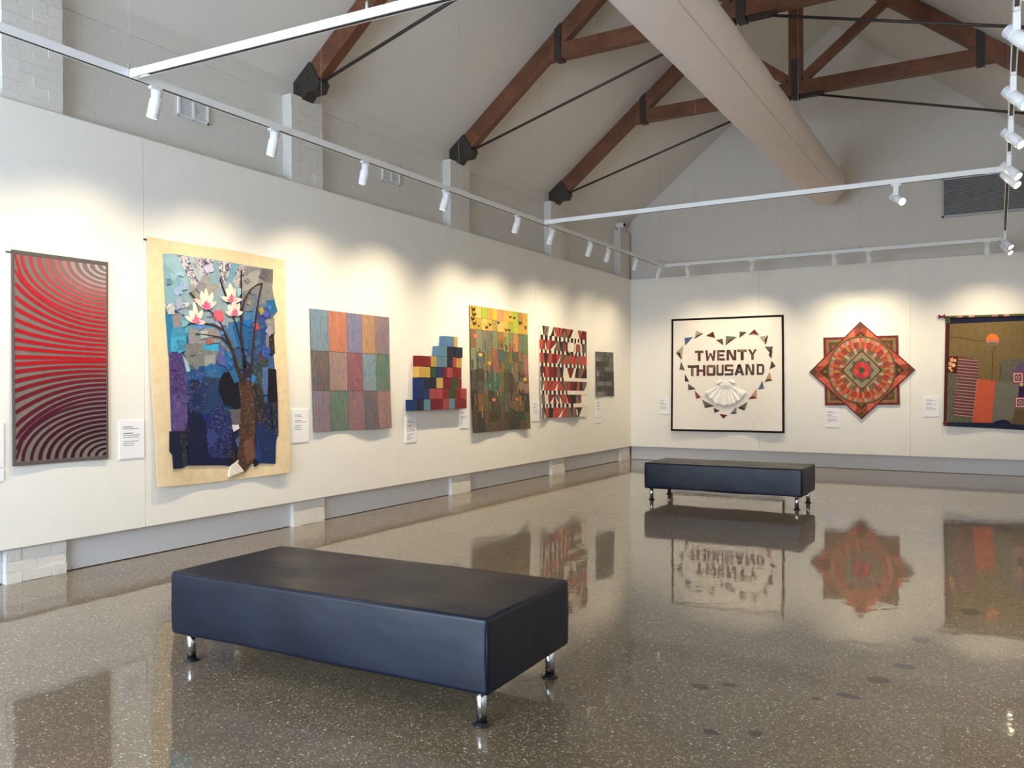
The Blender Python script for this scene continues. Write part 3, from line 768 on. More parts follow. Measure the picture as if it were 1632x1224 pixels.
# --- magnolia quilt
a = Art('magnolia_quilt', 'large cream bordered quilt with a blue collage and pink magnolia branch', 'l', (2.948, 220, 370), (80, 1195), 2.25, amp=.035, k=(1.1, 4.2))
out = [(45, 20), (140, 38), (300, 62), (480, 90), (690, 132), (692, 300), (694, 500), (700, 700), (704, 900), (708, 1080), (700, 1128), (560, 1150), (430, 1165), (300, 1180), (180, 1190), (80, 1197), (76, 1000), (66, 800), (58, 600), (52, 400), (47, 200)]
a.px('cloth', out, (226, 204, 168), 2, QUILT, step=.08)
m = MB(); p0, p1 = a.p(34, 22), a.p(688, 134); m.tube([(p0[0]-.005, -.005, p0[1]-.02), (p1[0]+.005, -.005, p1[1]-.02)], .008, 8, (70, 60, 50)); m.build('hanging_rod', IRON, a.o)
B_ = [  # colour, fabric, polygon: the pieced background, then the pieces laid over it
 ((52, 88, 138), 'c', [(118, 100), (180, 103), (262, 118), (370, 132), (470, 150), (635, 175), (632, 265), (640, 310), (650, 370), (635, 400), (640, 480), (635, 570), (642, 650), (650, 800), (650, 940), (640, 1000), (634, 1088), (560, 1085), (430, 1100), (340, 1090), (230, 1096), (200, 1110), (155, 1112), (154, 1050), (138, 1030), (150, 935), (146, 760), (143, 590), (130, 400), (124, 250)]),
 ((138, 160, 174), 'c', [(118, 100), (180, 104), (262, 119), (370, 133), (470, 150), (634, 176), (630, 300), (480, 420), (300, 430), (132, 345)]),
 ((142, 178, 190), 'c', [(118, 100), (195, 106), (300, 250), (245, 270), (240, 335), (130, 345)]),
 ((126, 162, 178), 'c', [(122, 140), (215, 235), (245, 290), (235, 332), (128, 340)]),
 ((150, 150, 148), 'p', [(240, 240), (330, 200), (385, 260), (330, 330), (250, 330)]),
 ((196, 192, 202), 'f', [(183, 103), (240, 118), (290, 245), (255, 250)]),
 ((190, 186, 200), 'f', [(262, 116), (362, 128), (335, 200), (292, 208)]),
 ((160, 178, 186), 'c', [(238, 118), (264, 118), (300, 212), (288, 240)]),
 ((130, 158, 176), 'c', [(360, 130), (435, 142), (405, 250), (335, 235)]),
 ((206, 202, 206), 'f', [(380, 138), (442, 142), (420, 222), (386, 262)]),
 ((112, 158, 182), 'c', [(438, 142), (490, 152), (462, 238), (420, 232)]),
 ((186, 182, 186), 'f', [(470, 152), (514, 160), (480, 262), (444, 240)]),
 ((128, 128, 128), 'p', [(514, 160), (635, 175), (632, 265), (570, 262), (492, 250)]),
 ((156, 154, 152), 'c', [(496, 210), (560, 175), (580, 190), (556, 258), (486, 290)]),
 ((104, 104, 106), 'c', [(580, 170), (635, 175), (634, 240), (590, 235)]),
 ((120, 124, 130), 'p', [(480, 280), (570, 258), (632, 262), (638, 318), (560, 360), (485, 375)]),
 ((84, 104, 138), 'p', [(555, 350), (640, 312), (655, 372), (632, 402), (560, 420)]),
 ((58, 70, 140), 'c', [(548, 385), (600, 350), (640, 352), (622, 400), (570, 425)]),
 ((38, 100, 140), 'c', [(600, 322), (640, 318), (655, 372), (618, 392)]),
 ((134, 130, 132), 'p', [(575, 428), (640, 402), (642, 482), (610, 480)]),
 ((70, 112, 160), 'c', [(470, 300), (560, 290), (552, 420), (480, 440)]),
 ((110, 112, 118), 'p', [(490, 300), (545, 270), (552, 350), (495, 370)]),
 ((196, 196, 200), 'f', [(126, 338), (240, 330), (245, 356), (130, 372)]),
 ((136, 132, 132), 'p', [(150, 386), (205, 380), (210, 455), (160, 450)]),
 ((38, 118, 164), 'c', [(128, 385), (158, 390), (165, 450), (150, 590), (140, 580)]),
 ((64, 138, 176), 'c', [(160, 450), (225, 440), (235, 490), (152, 500)]),
 ((66, 158, 196), 'c', [(152, 495), (225, 488), (228, 562), (150, 562)]),
 ((96, 150, 182), 'c', [(205, 395), (300, 430), (240, 480), (205, 450)]),
 ((92, 136, 172), 'p', [(240, 430), (390, 430), (400, 480), (330, 495), (250, 485)]),
 ((134, 134, 138), 'p', [(235, 455), (390, 450), (385, 520), (240, 525)]),
 ((116, 120, 120), 'p', [(208, 530), (300, 515), (380, 552), (362, 622), (318, 692), (270, 645), (222, 610)]),
 ((146, 148, 146), 'p', [(290, 585), (362, 575), (345, 690), (305, 680)]),
 ((60, 156, 200), 'c', [(300, 528), (380, 525), (376, 560), (310, 552)]),
 ((66, 110, 160), 'c', [(390, 430), (480, 420), (500, 520), (430, 560), (386, 520)]),
 ((120, 122, 122), 'p', [(385, 520), (430, 510), (430, 560), (392, 576)]),
 ((84, 92, 156), 'c', [(365, 590), (388, 530), (432, 570), (448, 640), (380, 620)]),
 ((40, 96, 158), 'c', [(400, 560), (450, 560), (452, 660), (415, 640)]),
 ((24, 92, 148), 'c', [(440, 440), (500, 400), (545, 430), (530, 560), (470, 540)]),
 ((28, 72, 120), 'p', [(520, 430), (600, 420), (612, 560), (545, 600), (515, 560)]),
 ((34, 60, 120), 'c', [(560, 470), (606, 440), (612, 480), (600, 600), (550, 600)]),
 ((28, 22, 34), 'p', [(608, 480), (636, 480), (640, 570), (615, 580)]),
 ((120, 116, 120), 'p', [(598, 482), (614, 480), (612, 556), (602, 556)]),
 ((70, 42, 60), 'p', [(560, 570), (606, 566), (610, 620), (560, 630)]),
 ((36, 60, 66), 'p', [(535, 620), (610, 600), (606, 760), (545, 760)]),
 ((70, 96, 150), 'p', [(578, 640), (610, 630), (608, 760), (585, 765)]),
 ((14, 14, 28), 'c', [(608, 640), (644, 645), (650, 800), (650, 945), (625, 950), (605, 760)]),
 ((40, 34, 34), 'p', [(540, 700), (585, 740), (590, 900), (545, 900)]),
 ((22, 26, 56), 'p', [(575, 800), (650, 800), (648, 960), (580, 960)]),
 ((26, 44, 86), 'c', [(545, 890), (640, 940), (634, 1088), (560, 1085)]),
 ((34, 54, 112), 'c', [(555, 890), (580, 900), (575, 1080), (556, 1080)]),
 ((70, 50, 112), 'p', [(143, 565), (205, 560), (215, 640), (232, 690), (225, 810), (236, 930), (150, 938)]),
 ((86, 66, 132), 'p', [(150, 760), (222, 770), (230, 880), (200, 930), (152, 935)]),
 ((150, 176, 196), 'c', [(205, 575), (232, 610), (245, 650), (228, 660)]),
 ((30, 74, 132), 'p', [(215, 660), (300, 640), (330, 690), (290, 760), (240, 800), (225, 720)]),
 ((32, 96, 150), 'p', [(300, 640), (345, 615), (400, 660), (370, 720), (320, 700)]),
 ((34, 58, 96), 'c', [(300, 690), (375, 680), (400, 800), (380, 900), (300, 880)]),
 ((22, 40, 92), 'p', [(232, 700), (300, 690), (330, 780), (300, 850), (232, 850)]),
 ((14, 22, 58), 'c', [(236, 820), (280, 850), (345, 880), (430, 850), (470, 950), (455, 1095), (230, 1096), (222, 940)]),
 ((18, 34, 94), 'p', [(300, 880), (372, 800), (440, 860), (430, 1060), (330, 1060)]),
 ((48, 62, 122), 'c', [(318, 950), (345, 925), (375, 955), (350, 1012), (322, 985)]),
 ((10, 12, 26), 'c', [(400, 660), (440, 655), (472, 720), (482, 846), (400, 806), (372, 745), (380, 690)]),
 ((92, 90, 96), 'p', [(428, 835), (482, 830), (480, 905), (440, 915)]),
 ((220, 218, 220), 'c', [(436, 905), (470, 905), (474, 922), (445, 938)]),
 ((16, 24, 54), 'c', [(140, 935), (188, 935), (196, 1108), (155, 1112), (152, 1048), (138, 1028)]),
 ((20, 28, 40), 'p', [(188, 932), (222, 935), (220, 1096), (198, 1100)]),
 ((14, 16, 30), 'c', [(425, 1040), (465, 1020), (455, 1095), (425, 1100)]),
 ((44, 96, 146), 'c', [(420, 645), (455, 640), (475, 700), (450, 710)]),
 ((34, 34, 74), 'c', [(495, 640), (530, 610), (530, 690), (500, 700)]),
 ((40, 108, 160), 'c', [(498, 690), (535, 680), (530, 740), (505, 745)]),
 ((150, 146, 60), 'c', [(565, 365), (580, 350), (592, 372), (576, 392)]),
 ((176, 66, 70), 'c', [(540, 430), (560, 425), (570, 455), (548, 462)]),
 ((150, 90, 74), 'p', [(316, 505), (345, 500), (345, 525), (320, 528)]),
]
for i, (col, k, poly) in enumerate(B_):
    a.px('fabric_piece', poly, col, 3 if i == 0 else 4+.16*i, {'p': PRINT, 'f': FLORAL, 'c': CLOTH}[k], step=.14)
def inside(p, poly):
    c = False; n = len(poly)
    for i in range(n):
        (x0, y0), (x1, y1) = poly[i], poly[i-1]
        if (y0 > p[1]) != (y1 > p[1]) and p[0] < (x1-x0)*(p[1]-y0)/(y1-y0)+x0: c = not c
    return c
rr = random.Random(17)
base_poly = B_[0][2]; made = 0
while made < 120:
    x, y = rr.uniform(125, 645), rr.uniform(110, 1095); r0 = rr.uniform(9, 30)
    sh_ = [(x+r0*rr.uniform(.6, 1.1)*math.cos(2*pi*k/4+x), y+r0*rr.uniform(.7, 1.5)*math.sin(2*pi*k/4+x)) for k in range(4)]
    if y < 330 and rr.random() < .6: continue
    if not all(inside(q, base_poly) for q in sh_): continue
    col = [c for c, k, pl_ in B_ if inside((x, y), pl_)][-1]
    if sum(col) < 60 or (y > 640 and rr.random() < .5): made += 1; continue
    j = rr.uniform(.72, 1.18)
    col = tuple(max(6, min(225, c*j*rr.uniform(.9, 1.1) + 6)) for c in col)
    a.px('fabric_scrap', sh_, col, 15.2+made*.008, PRINT if rr.random() < .6 else CLOTH, step=.3); made += 1
LY = 17
def ribbon(pts, w0, w1):
    L_, R_ = [], []; n = len(pts)
    for i, (x, y) in enumerate(pts):
        x0, y0 = pts[max(0, i-1)]; x1, y1 = pts[min(n-1, i+1)]; dx, dy = x1-x0, y1-y0; ln = math.hypot(dx, dy) or 1
        w_ = (w0 + (w1-w0)*i/(n-1))/2; L_.append((x-dy/ln*w_, y+dx/ln*w_)); R_.append((x+dy/ln*w_, y-dx/ln*w_))
    return L_ + R_[::-1]
a.px('trunk', [(468, 708), (500, 690), (535, 705), (540, 760), (548, 900), (545, 1000), (545, 1065), (500, 1127), (462, 1082), (470, 1000), (478, 900), (480, 800)], (74, 46, 36), LY, PRINT)
a.px('bark_patch', [(495, 985), (535, 960), (545, 1060), (505, 1085)], (110, 70, 56), LY+1, PRINT)
a.px('root_patch', [(430, 1095), (470, 1068), (462, 1085), (495, 1122), (420, 1150)], (232, 226, 214), LY+1)
a.px('root_patch', [(540, 1060), (565, 1085), (545, 1102)], (24, 22, 30), LY+1)
for pts, w0, w1 in (([(490, 720), (470, 660), (450, 590), (430, 530), (400, 465), (360, 438), (290, 424), (240, 430), (212, 452)], 16, 3),
                    ([(470, 660), (450, 600), (425, 530), (390, 495), (330, 484), (268, 476)], 10, 3),
                    ([(400, 465), (385, 430), (340, 375), (300, 352), (268, 312), (242, 284)], 7, 3),
                    ([(496, 720), (500, 660), (495, 580), (478, 500), (460, 440), (440, 385)], 12, 4),
                    ([(500, 640), (492, 560), (482, 470), (480, 350), (484, 260), (484, 178)], 7, 3),
                    ([(484, 460), (486, 380), (498, 320), (528, 268), (560, 245), (582, 240)], 5, 3),
                    ([(522, 720), (532, 620), (542, 500), (552, 400), (566, 310), (582, 240)], 7, 3),
                    ([(440, 385), (420, 330), (404, 280), (384, 225)], 5, 3)):
    a.px('branch', ribbon(pts, w0, w1), (56, 36, 32), LY+.6)
def petal(b, t, wd, col, ly):
    dx, dy = t[0]-b[0], t[1]-b[1]; ln = math.hypot(dx, dy); nx, ny = -dy/ln*wd, dx/ln*wd
    pr = [(0, .3), (.25, .8), (.5, 1), (.75, .75), (1, 0), (.75, -.75), (.5, -1), (.25, -.8), (0, -.3)]
    a.px('petal', [(b[0]+dx*k+nx*s_, b[1]+dy*k+ny*s_) for k, s_ in pr], col, ly)
def bloom(b, tips, ly):
    for i, t in enumerate(tips):
        petal(b, (b[0]+(t[0]-b[0])*1.12, b[1]+(t[1]-b[1])*1.12), 11, R.choice([(240, 214, 196), (238, 200, 190), (244, 226, 206)]), ly+.3*i)
        petal(b, (b[0]+(t[0]-b[0])*.5, b[1]+(t[1]-b[1])*.5), 6, R.choice([(200, 84, 130), (208, 104, 142)]), ly+.3*i+.5)
bloom((318, 362), [(270, 316), (296, 284), (318, 276), (346, 292), (360, 330)], LY+2)
bloom((436, 325), [(392, 306), (415, 272), (432, 250), (450, 270), (482, 316)], LY+2)
bloom((450, 388), [(412, 378), (425, 345), (448, 322), (472, 340), (484, 376)], LY+4)
bloom((270, 425), [(222, 398), (246, 372), (262, 340), (296, 372), (310, 424)], LY+4)
for t in ((350, 378), (362, 362), (384, 362), (394, 392)): petal((380, 420), t, 10, (206, 92, 110), LY+5)

# --- thread-streaked grid quilt
a = Art('grid_quilt', 'quilt of fifteen thread streaked blue, orange and green blocks', 'l', (5.1, 460, 480), (205, 1064), 1.38, amp=.04, k=(3.6, 3.6))
f = a.quadmap((177, 58), (820, 132), (828, 1030), (203, 1064))
a.patch('backing', [f(0, 0), f(1, 0), f(1, 1), f(0, 1)], (84, 84, 88), h1=.004, h0=-.004)
xs = [0, .205, .43, .62, .80, 1]; ts = [0, .34, .665, 1]
cols = [[(82, 152, 182), (206, 122, 80), (104, 130, 178), (188, 146, 92), (126, 118, 132)], [(50, 76, 74), (160, 138, 132), (130, 62, 82), (98, 158, 178), (36, 126, 100)], [(122, 124, 146), (16, 122, 100), (122, 92, 104), (52, 80, 90), (156, 124, 118)]]
for r_ in range(3):
    for c_ in range(5):
        q = [(xs[c_]+.002, ts[r_]+.0015), (xs[c_+1]-.002, ts[r_]+.0015), (xs[c_+1]-.002, ts[r_+1]-.0015), (xs[c_]+.002, ts[r_+1]-.0015)]
        a.patch('quilt_block', [f(*z) for z in q], cols[r_][c_], h1=.009, mat=STREAK, step=.09)

# --- stack of coloured blocks
a = Art('block_wall_sculpture', 'stepped wall piece of stacked red, blue and yellow fabric blocks', 'l', (5.32, 635, 480), (70, 930), 1.2, amp=0, cat='sculpture')
lb, nv, dn, rd, mr, sa, ye, gr = (100, 140, 170), (30, 50, 104), (30, 38, 58), (134, 36, 34), (118, 20, 38), (178, 74, 76), (214, 172, 92), (42, 84, 52)
rows_ = [(828, 930, [(70, 122, nv), (122, 172, dn), (172, 227, lb), (227, 281, mr), (281, 335, mr), (335, 387, sa), (387, 437, lb), (437, 487, rd), (487, 537, rd)]),
         (729, 828, [(128, 174, nv), (174, 222, nv), (222, 280, sa), (280, 333, sa), (333, 388, rd), (388, 438, gr), (438, 487, rd), (487, 537, sa)]),
         (628, 729, [(128, 183, nv), (183, 232, dn), (232, 281, dn), (281, 335, ye), (335, 375, mr), (375, 416, mr), (416, 465, gr), (465, 497, rd)]),
         (530, 628, [(130, 180, ye), (180, 232, ye), (232, 284, gr), (284, 334, nv), (334, 369, mr), (369, 418, sa), (418, 458, rd), (458, 497, rd)]),
         (430, 530, [(133, 184, rd), (184, 235, rd), (235, 284, ye), (284, 328, lb), (328, 373, lb), (373, 420, dn), (420, 450, sa), (450, 499, ye)]),
         (337, 432, [(300, 373, lb), (373, 438, dn), (438, 503, dn)]),
         (245, 338, [(358, 431, lb), (431, 461, ye)])]
for ri, (t0, t1, cells) in enumerate(rows_):
    for ci, (x0, x1, col) in enumerate(cells):
        xm = (70+537)/2; A_, C_ = a.p(x0, 880), a.p(x1, 880); z0 = .0 + ri*.1415; z1 = z0+.1415
        off = -.055                                  # stands off the wall: slide back along the wall for the depth
        m = MB(); dpt = .10 + R.uniform(-.006, .008)
        m.box(A_[0]+.001+off*0, C_[0]-.001, -dpt, -.002, z0+.001, z1-.001, tuple(c*R.uniform(.83, .93) for c in col))
        m.build('block', CLOTH, a.o, .004)

# --- strip quilt in yellow, green and brown
a = Art('strip_quilt', 'tall yellow, olive and brown quilt of narrow vertical patchwork strips', 'l', (5.32, 635, 480), (625, 1118), 1.85, amp=.04, k=(.6, 4.0))
f = a.quadmap((606, 32), (1097, 106), (1104, 1080), (622, 1118))
a.patch('backing', [f(0, 0), f(1, 0), f(1, 1), f(0, 1)], (70, 62, 40), h1=.004, h0=-.006)
pal = [[(214, 176, 66), (196, 150, 62), (168, 178, 56), (208, 166, 94), (190, 186, 70), (176, 128, 66)],
       [(150, 112, 62), (122, 118, 96), (176, 140, 70), (104, 110, 94), (160, 96, 66), (120, 92, 58)],
       [(116, 96, 60), (70, 100, 88), (150, 92, 66), (92, 84, 54), (130, 118, 96), (96, 72, 50)],
       [(80, 74, 48), (58, 92, 80), (104, 78, 54), (122, 104, 86), (66, 62, 44), (88, 84, 62)],
       [(62, 58, 42), (84, 64, 46), (40, 100, 86), (74, 76, 64), (104, 80, 50), (54, 50, 40)],
       [(58, 52, 38), (70, 62, 44), (50, 58, 50), (82, 72, 46), (64, 54, 42)]]
NC = 11
rr = random.Random(21)
xe = [0] + [i/NC + rr.uniform(-.012, .012) for i in range(1, NC)] + [1]
for c_ in range(NC):
    t = 0; k = 0
    edges = [0, .185] + [min(.97, .185 + (j+1)*.163 + rr.uniform(-.02, .02)) for j in range(4)] + [1]
    for j in range(6):
        t0, t1 = edges[j], edges[j+1]
        nsub = rr.choice([1, 1, 2]) if j else rr.choice([1, 2])
        for s_ in range(nsub):
            u0, u1 = t0+(t1-t0)*s_/nsub, t0+(t1-t0)*(s_+1)/nsub
            q = [(xe[c_]+.002, u0+.001), (xe[c_+1]-.002, u0+.001), (xe[c_+1]-.002, u1-.001), (xe[c_]+.002, u1-.001)]
            a.patch('strip', [f(*z) for z in q], rr.choice(pal[j]), h1=.0075, mat=PRINT if rr.random() < .75 else CLOTH, step=.16, jit=.12)
rs = random.Random(33); n_s = 0
while n_s < 70:
    c_ = rs.randrange(NC); w9 = rs.uniform(.012, .03); x = rs.uniform(xe[c_]+.004, xe[c_+1]-w9-.004); t = rs.uniform(.2, .88); l9 = rs.uniform(.03, .1)
    col = rs.choice([(176, 146, 70), (58, 98, 90), (150, 88, 66), (128, 128, 120), (52, 44, 34), (104, 84, 52), (36, 92, 82), (186, 120, 80)])
    a.patch('sliver', [f(x, t), f(x+w9, t+.004), f(x+w9*.9, t+l9), f(x+.002, t+l9-.004)], tuple(c*(1.05-.35*t) for c in col), h1=.0085, mat=PRINT, step=.3); n_s += 1
for (cx, cy, s_) in ((.06, .03, .04), (.07, .07, .04), (.05, .105, .04), (.075, .14, .04), (.14, .155, .02), (.27, .16, .035), (.33, .135, .03), (.47, .11, .03), (.60, .165, .03), (.66, .165, .03), (.68, .05, .025), (.75, .055, .025), (.86, .09, .035), (.96, .12, .025), (.96, .135, .02)):
    q = [(cx-s_, cy-s_*rs.uniform(.3, .7)), (cx-s_*.1, cy-s_*.15), (cx+s_*rs.uniform(.5, 1), cy-s_*.5), (cx+s_*.5, cy+s_*rs.uniform(.0, .5)), (cx+s_*.1, cy+s_*.2), (cx-s_*.6, cy+s_*.5)]
    a.patch('dark_motif', [f(min(.99, max(.005, x)), max(.003, t)) for x, t in q], (46, 38, 30), h1=.0095, step=.3)
for (cx, cy, col) in ((.30, .445, (206, 150, 52)), (.15, .38, (204, 168, 76)), (.92, .57, (196, 170, 90)), (.78, .74, (176, 110, 52)), (.08, .235, (200, 110, 90)), (.36, .74, (190, 116, 76))):
    q = [(cx-.035, cy), (cx-.01, cy-.012), (cx+.035, cy-.008), (cx+.03, cy+.014), (cx-.01, cy+.018)]
    a.patch('leaf_motif', [f(*z) for z in q], col, h1=.0095, step=.3)

# --- red, black and white quilt
a = Art('abstract_quilt', 'red, grey and black quilt with white bars and checked bands', 'l', (5.83, 845, 490), (92, 1030), 1.56, amp=.045, k=(2.0, 5.0))
f = a.quadmap((89, 164), (525, 224), (525, 1012), (92, 1030))
a.patch('backing', [f(0, 0), f(1, 0), f(1, 1), f(0, 1)], (232, 222, 208), h1=.005, h0=-.005)
rr = random.Random(5)
RDc, GYc, DRc, BKc, WHc = (172, 70, 54), (112, 94, 80), (112, 26, 34), (36, 18, 18), (234, 224, 210)
tall_ = [(0, .10), (.15, .255), (.295, .40), (.44, .555), (.595, .70), (.745, .845), (.89, 1.0)]
thin_ = [(.10, .15), (.255, .295), (.40, .44), (.555, .595), (.70, .745), (.845, .89)]
def pc(name, q, col, h): a.patch(name, [f(min(1, max(0, x)), min(1, max(0, t))) for x, t in q], col, h1=h, step=.2)
for j, (t0, t1) in enumerate(tall_):
    x = .0; k = rr.randrange(3); sk = 0
    while x < 1:
        wd = rr.uniform(.05, .11); sk2 = rr.uniform(-.035, .035)
        col = [RDc, GYc, DRc, RDc, GYc, BKc, WHc][rr.randrange(7)] if j else [RDc, DRc, BKc, RDc, GYc, WHc, BKc][rr.randrange(7)]
        x1 = min(1, x+wd)
        if x1 > .94: x1 = 1; sk2 = 0
        if j in (4, 5, 6) and .82 < x < .88: col = WHc
        if col != WHc:
            pc('shape', [(x+sk, t0), (x1+sk2, t0), (x1-sk2, t1), (x-sk, t1)], col, .0078)
            if rr.random() < .45:
                pc('wedge', [(x+sk, t0), (x+sk+(x1-x)*.35, t0), (x-sk+(x1-x)*.05, t1)], BKc if col != BKc else RDc, .009)
            elif rr.random() < .4:
                pc('wedge', [(x1-sk2, t1), (x1-sk2-(x1-x)*.6, t1), (x1+sk2, t0+.02)], WHc, .009)
        x = x1; sk = sk2
for j, (t0, t1) in enumerate(thin_):
    x = .02; end = [1, 1, 1, .52, .55, .68][j]; on = True
    while x < end:
        wd = .042 if j > 1 else rr.uniform(.03, .06)
        if on: pc('check', [(x, t0), (min(end, x+wd), t0), (min(end, x+wd), t1), (x, t1)], BKc, .0078)
        on = not on; x += wd
    if end < 1: pc('white_bar', [(end, t0), (1, t0), (1, t1), (end, t1)], WHc, .0095)
for cx, t0, t1, rx in ((.80, .142, .27, .085), (.50, .14, .26, .07), (.64, .262, .30, .05)):
    o_ = [(cx+rx*math.cos(pi*k/10), t0+.045-.045*math.sin(pi*k/10)) for k in range(11)]; i_ = [(cx+(rx-.028)*math.cos(pi*k/10), t0+.045-.03*math.sin(pi*k/10)) for k in range(10, -1, -1)]
    pc('arch', [(cx+rx, t1)] + o_ + [(cx-rx, t1), (cx-rx+.028, t1)] + i_ + [(cx+rx-.028, t1)], WHc if rx > .08 else BKc, .0105)

# --- small dark grey quilt
a = Art('grey_quilt', 'small dark grey patchwork quilt nearest the room corner', 'l', (5.83, 845, 490), (614, 826), .85, amp=.02)
f = a.quadmap((612, 410), (776, 418), (780, 822), (614, 826))
a.patch('backing', [f(0, 0), f(1, 0), f(1, 1), f(0, 1)], (84, 86, 82), h1=.004, h0=-.005)
rr = random.Random(11)
for j in range(9):
    xs_ = sorted([0, 1] + [rr.uniform(.1, .9) for _ in range(3)])
    for x0, x1 in zip(xs_, xs_[1:]):
        if x1-x0 < .06: continue
        t0, t1 = j/9, (j+1)/9; s0 = rr.uniform(-.04, .04)
        g_ = rr.choice([46, 56, 66, 78, 90, 104, 124])
        a.patch('fabric_piece', [f(min(1, max(0, x))+0, min(1, max(0, t))) for x, t in ((x0+.01, t0+.004), (x1-.01, t0+.004+s0*.3), (x1-.01, t1-.004), (x0+.01, t1-.004+s0*.3))], (g_, g_+1, g_-3), h1=.0075, mat=PRINT, step=.2)

# --- lettered heart quilt
V6 = (5.323, 1050, 480)
a = Art('heart_quilt', 'white quilt reading TWENTY THOUSAND inside a heart of triangles', 'b', V6, (107, 1100), 2.25, amp=.045, k=(.3, 3.4))
f = a.quadmap((107, 152), (1058, 114), (1069, 1120), (107, 1100))
a.patch('cloth', [f(0, 0), f(1, 0), f(1, 1), f(0, 1)], (240, 234, 226), h1=.005, h0=-.006, mat=WRINKLE, step=.07)
e = .0175
for q in ([(0, 0), (1, 0), (1, e), (0, e)], [(0, 1-e), (1, 1-e), (1, 1), (0, 1)], [(0, e), (e, e), (e, 1-e), (0, 1-e)], [(1-e, e), (1, e), (1, 1-e), (1-e, 1-e)]):
    a.patch('black_binding', [f(*z) for z in q], (34, 28, 26), h1=.010, h0=-.006)
bg, dk, br, ol, re_, bu, ta = (176, 160, 138), (58, 46, 40), (92, 64, 52), (82, 78, 64), (104, 30, 36), (74, 104, 134), (190, 150, 118)
TRI = [([(218, 312), (290, 303), (222, 378)], bu, None), ([(318, 250), (378, 275), (298, 322)], bg, dk), ([(398, 295), (460, 257), (478, 312)], re_, dk), ([(483, 330), (540, 318), (547, 375)], br, None),
       ([(570, 295), (662, 303), (565, 375)], (96, 120, 104), re_), ([(685, 257), (748, 262), (682, 313)], ol, dk), ([(810, 238), (852, 290), (757, 288)], re_, bg), ([(850, 303), (928, 290), (908, 372)], bg, dk),
       ([(897, 385), (970, 385), (945, 445)], (96, 90, 94), dk), ([(930, 455), (965, 408), (955, 490)], (66, 58, 46), None), ([(958, 505), (992, 552), (940, 580)], br, dk), ([(940, 598), (963, 675), (897, 685)], ta, dk),
       ([(878, 675), (895, 742), (842, 750)], (78, 104, 120), None), ([(830, 742), (833, 825), (757, 833)], ta, re_), ([(752, 853), (728, 928), (667, 905)], (110, 98, 78), dk), ([(658, 895), (658, 955), (605, 955)], (132, 128, 130), dk),
       ([(515, 955), (582, 965), (548, 998)], re_, None), ([(467, 905), (520, 930), (475, 948)], dk, None), ([(367, 835), (475, 890), (392, 905)], (120, 108, 94), dk), ([(303, 755), (360, 815), (320, 830)], (134, 70, 62), None),
       ([(250, 700), (315, 745), (250, 755)], (104, 98, 92), dk), ([(222, 615), (258, 683), (222, 682)], dk, None), ([(190, 512), (222, 590), (175, 578)], (94, 92, 80), None), ([(207, 373), (195, 500), (145, 437)], bg, dk)]
for pts, c1, c2 in TRI:
    t = a.px('triangle', pts, c1, 5, PRINT, step=.4)
    if c2:
        A_, B2, C2 = pts; mid = ((A_[0]+B2[0])/2*.6+C2[0]*.4, (A_[1]+B2[1])/2*.6+C2[1]*.4)
        a.px('triangle_scrap', [mid, B2, C2], c2, 6, PRINT, step=.4, parent=t)
G = {  # letters as bars on a 0..1 grid (x right, y down), each bar a scrap of its own
 'T': [[(0, 0), (1, 0), (1, .24), (0, .24)], [(.36, .24), (.66, .24), (.66, 1), (.36, 1)]],
 'W': [[(0, 0), (.22, 0), (.30, 1), (.12, 1)], [(.12, 1), (.30, 1), (.56, .25), (.44, .25)], [(.44, .25), (.56, .25), (.88, 1), (.70, 1)], [(.70, 1), (.88, 1), (1, 0), (.78, 0)]],
 'E': [[(0, 0), (.3, 0), (.3, 1), (0, 1)], [(.3, 0), (1, 0), (1, .22), (.3, .22)], [(.3, .39), (.9, .39), (.9, .6), (.3, .6)], [(.3, .78), (1, .78), (1, 1), (.3, 1)]],
 'N': [[(0, 0), (.26, 0), (.26, 1), (0, 1)], [(.26, 0), (.36, 0), (.74, .72), (.74, 1), (.64, 1), (.26, .3)], [(.74, 0), (1, 0), (1, 1), (.74, 1)]],
 'Y': [[(0, 0), (.28, 0), (.62, .5), (.38, .55)], [(.72, 0), (1, 0), (.62, .55), (.38, .55)], [(.36, .55), (.64, .55), (.64, 1), (.36, 1)]],
 'H': [[(0, 0), (.28, 0), (.28, 1), (0, 1)], [(.28, .4), (.72, .4), (.72, .62), (.28, .62)], [(.72, 0), (1, 0), (1, 1), (.72, 1)]],
 'O': [[(.12, 0), (.88, 0), (1, .12), (1, .24), (0, .24), (0, .12)], [(0, .24), (.28, .24), (.28, .76), (0, .76)], [(.72, .24), (1, .24), (1, .76), (.72, .76)], [(0, .76), (1, .76), (1, .88), (.88, 1), (.12, 1), (0, .88)]],
 'U': [[(0, 0), (.28, 0), (.28, .76), (0, .76)], [(.72, 0), (1, 0), (1, .76), (.72, .76)], [(0, .76), (1, .76), (1, .9), (.88, 1), (.12, 1), (0, .9)]],
 'S': [[(.1, 0), (1, 0), (1, .2), (0, .2), (0, .1)], [(0, .2), (.28, .2), (.28, .42), (0, .42)], [(0, .42), (1, .42), (1, .6), (0, .6)], [(.72, .6), (1, .6), (1, .8), (.72, .8)], [(0, .8), (1, .8), (1, .9), (.9, 1), (0, 1)]],
 'A': [[(.36, 0), (.64, 0), (.56, .3), (.28, 1), (0, 1)], [(.40, 0), (.64, 0), (1, 1), (.72, 1), (.5, .3)], [(.34, .6), (.66, .6), (.72, .8), (.28, .8)]],
 'D': [[(0, 0), (.28, 0), (.28, 1), (0, 1)], [(.28, 0), (.8, 0), (1, .2), (.28, .2)], [(.74, .2), (1, .2), (1, .8), (.74, .8)], [(.28, .8), (1, .8), (.8, 1), (.28, 1)]]}
rr = random.Random(3)
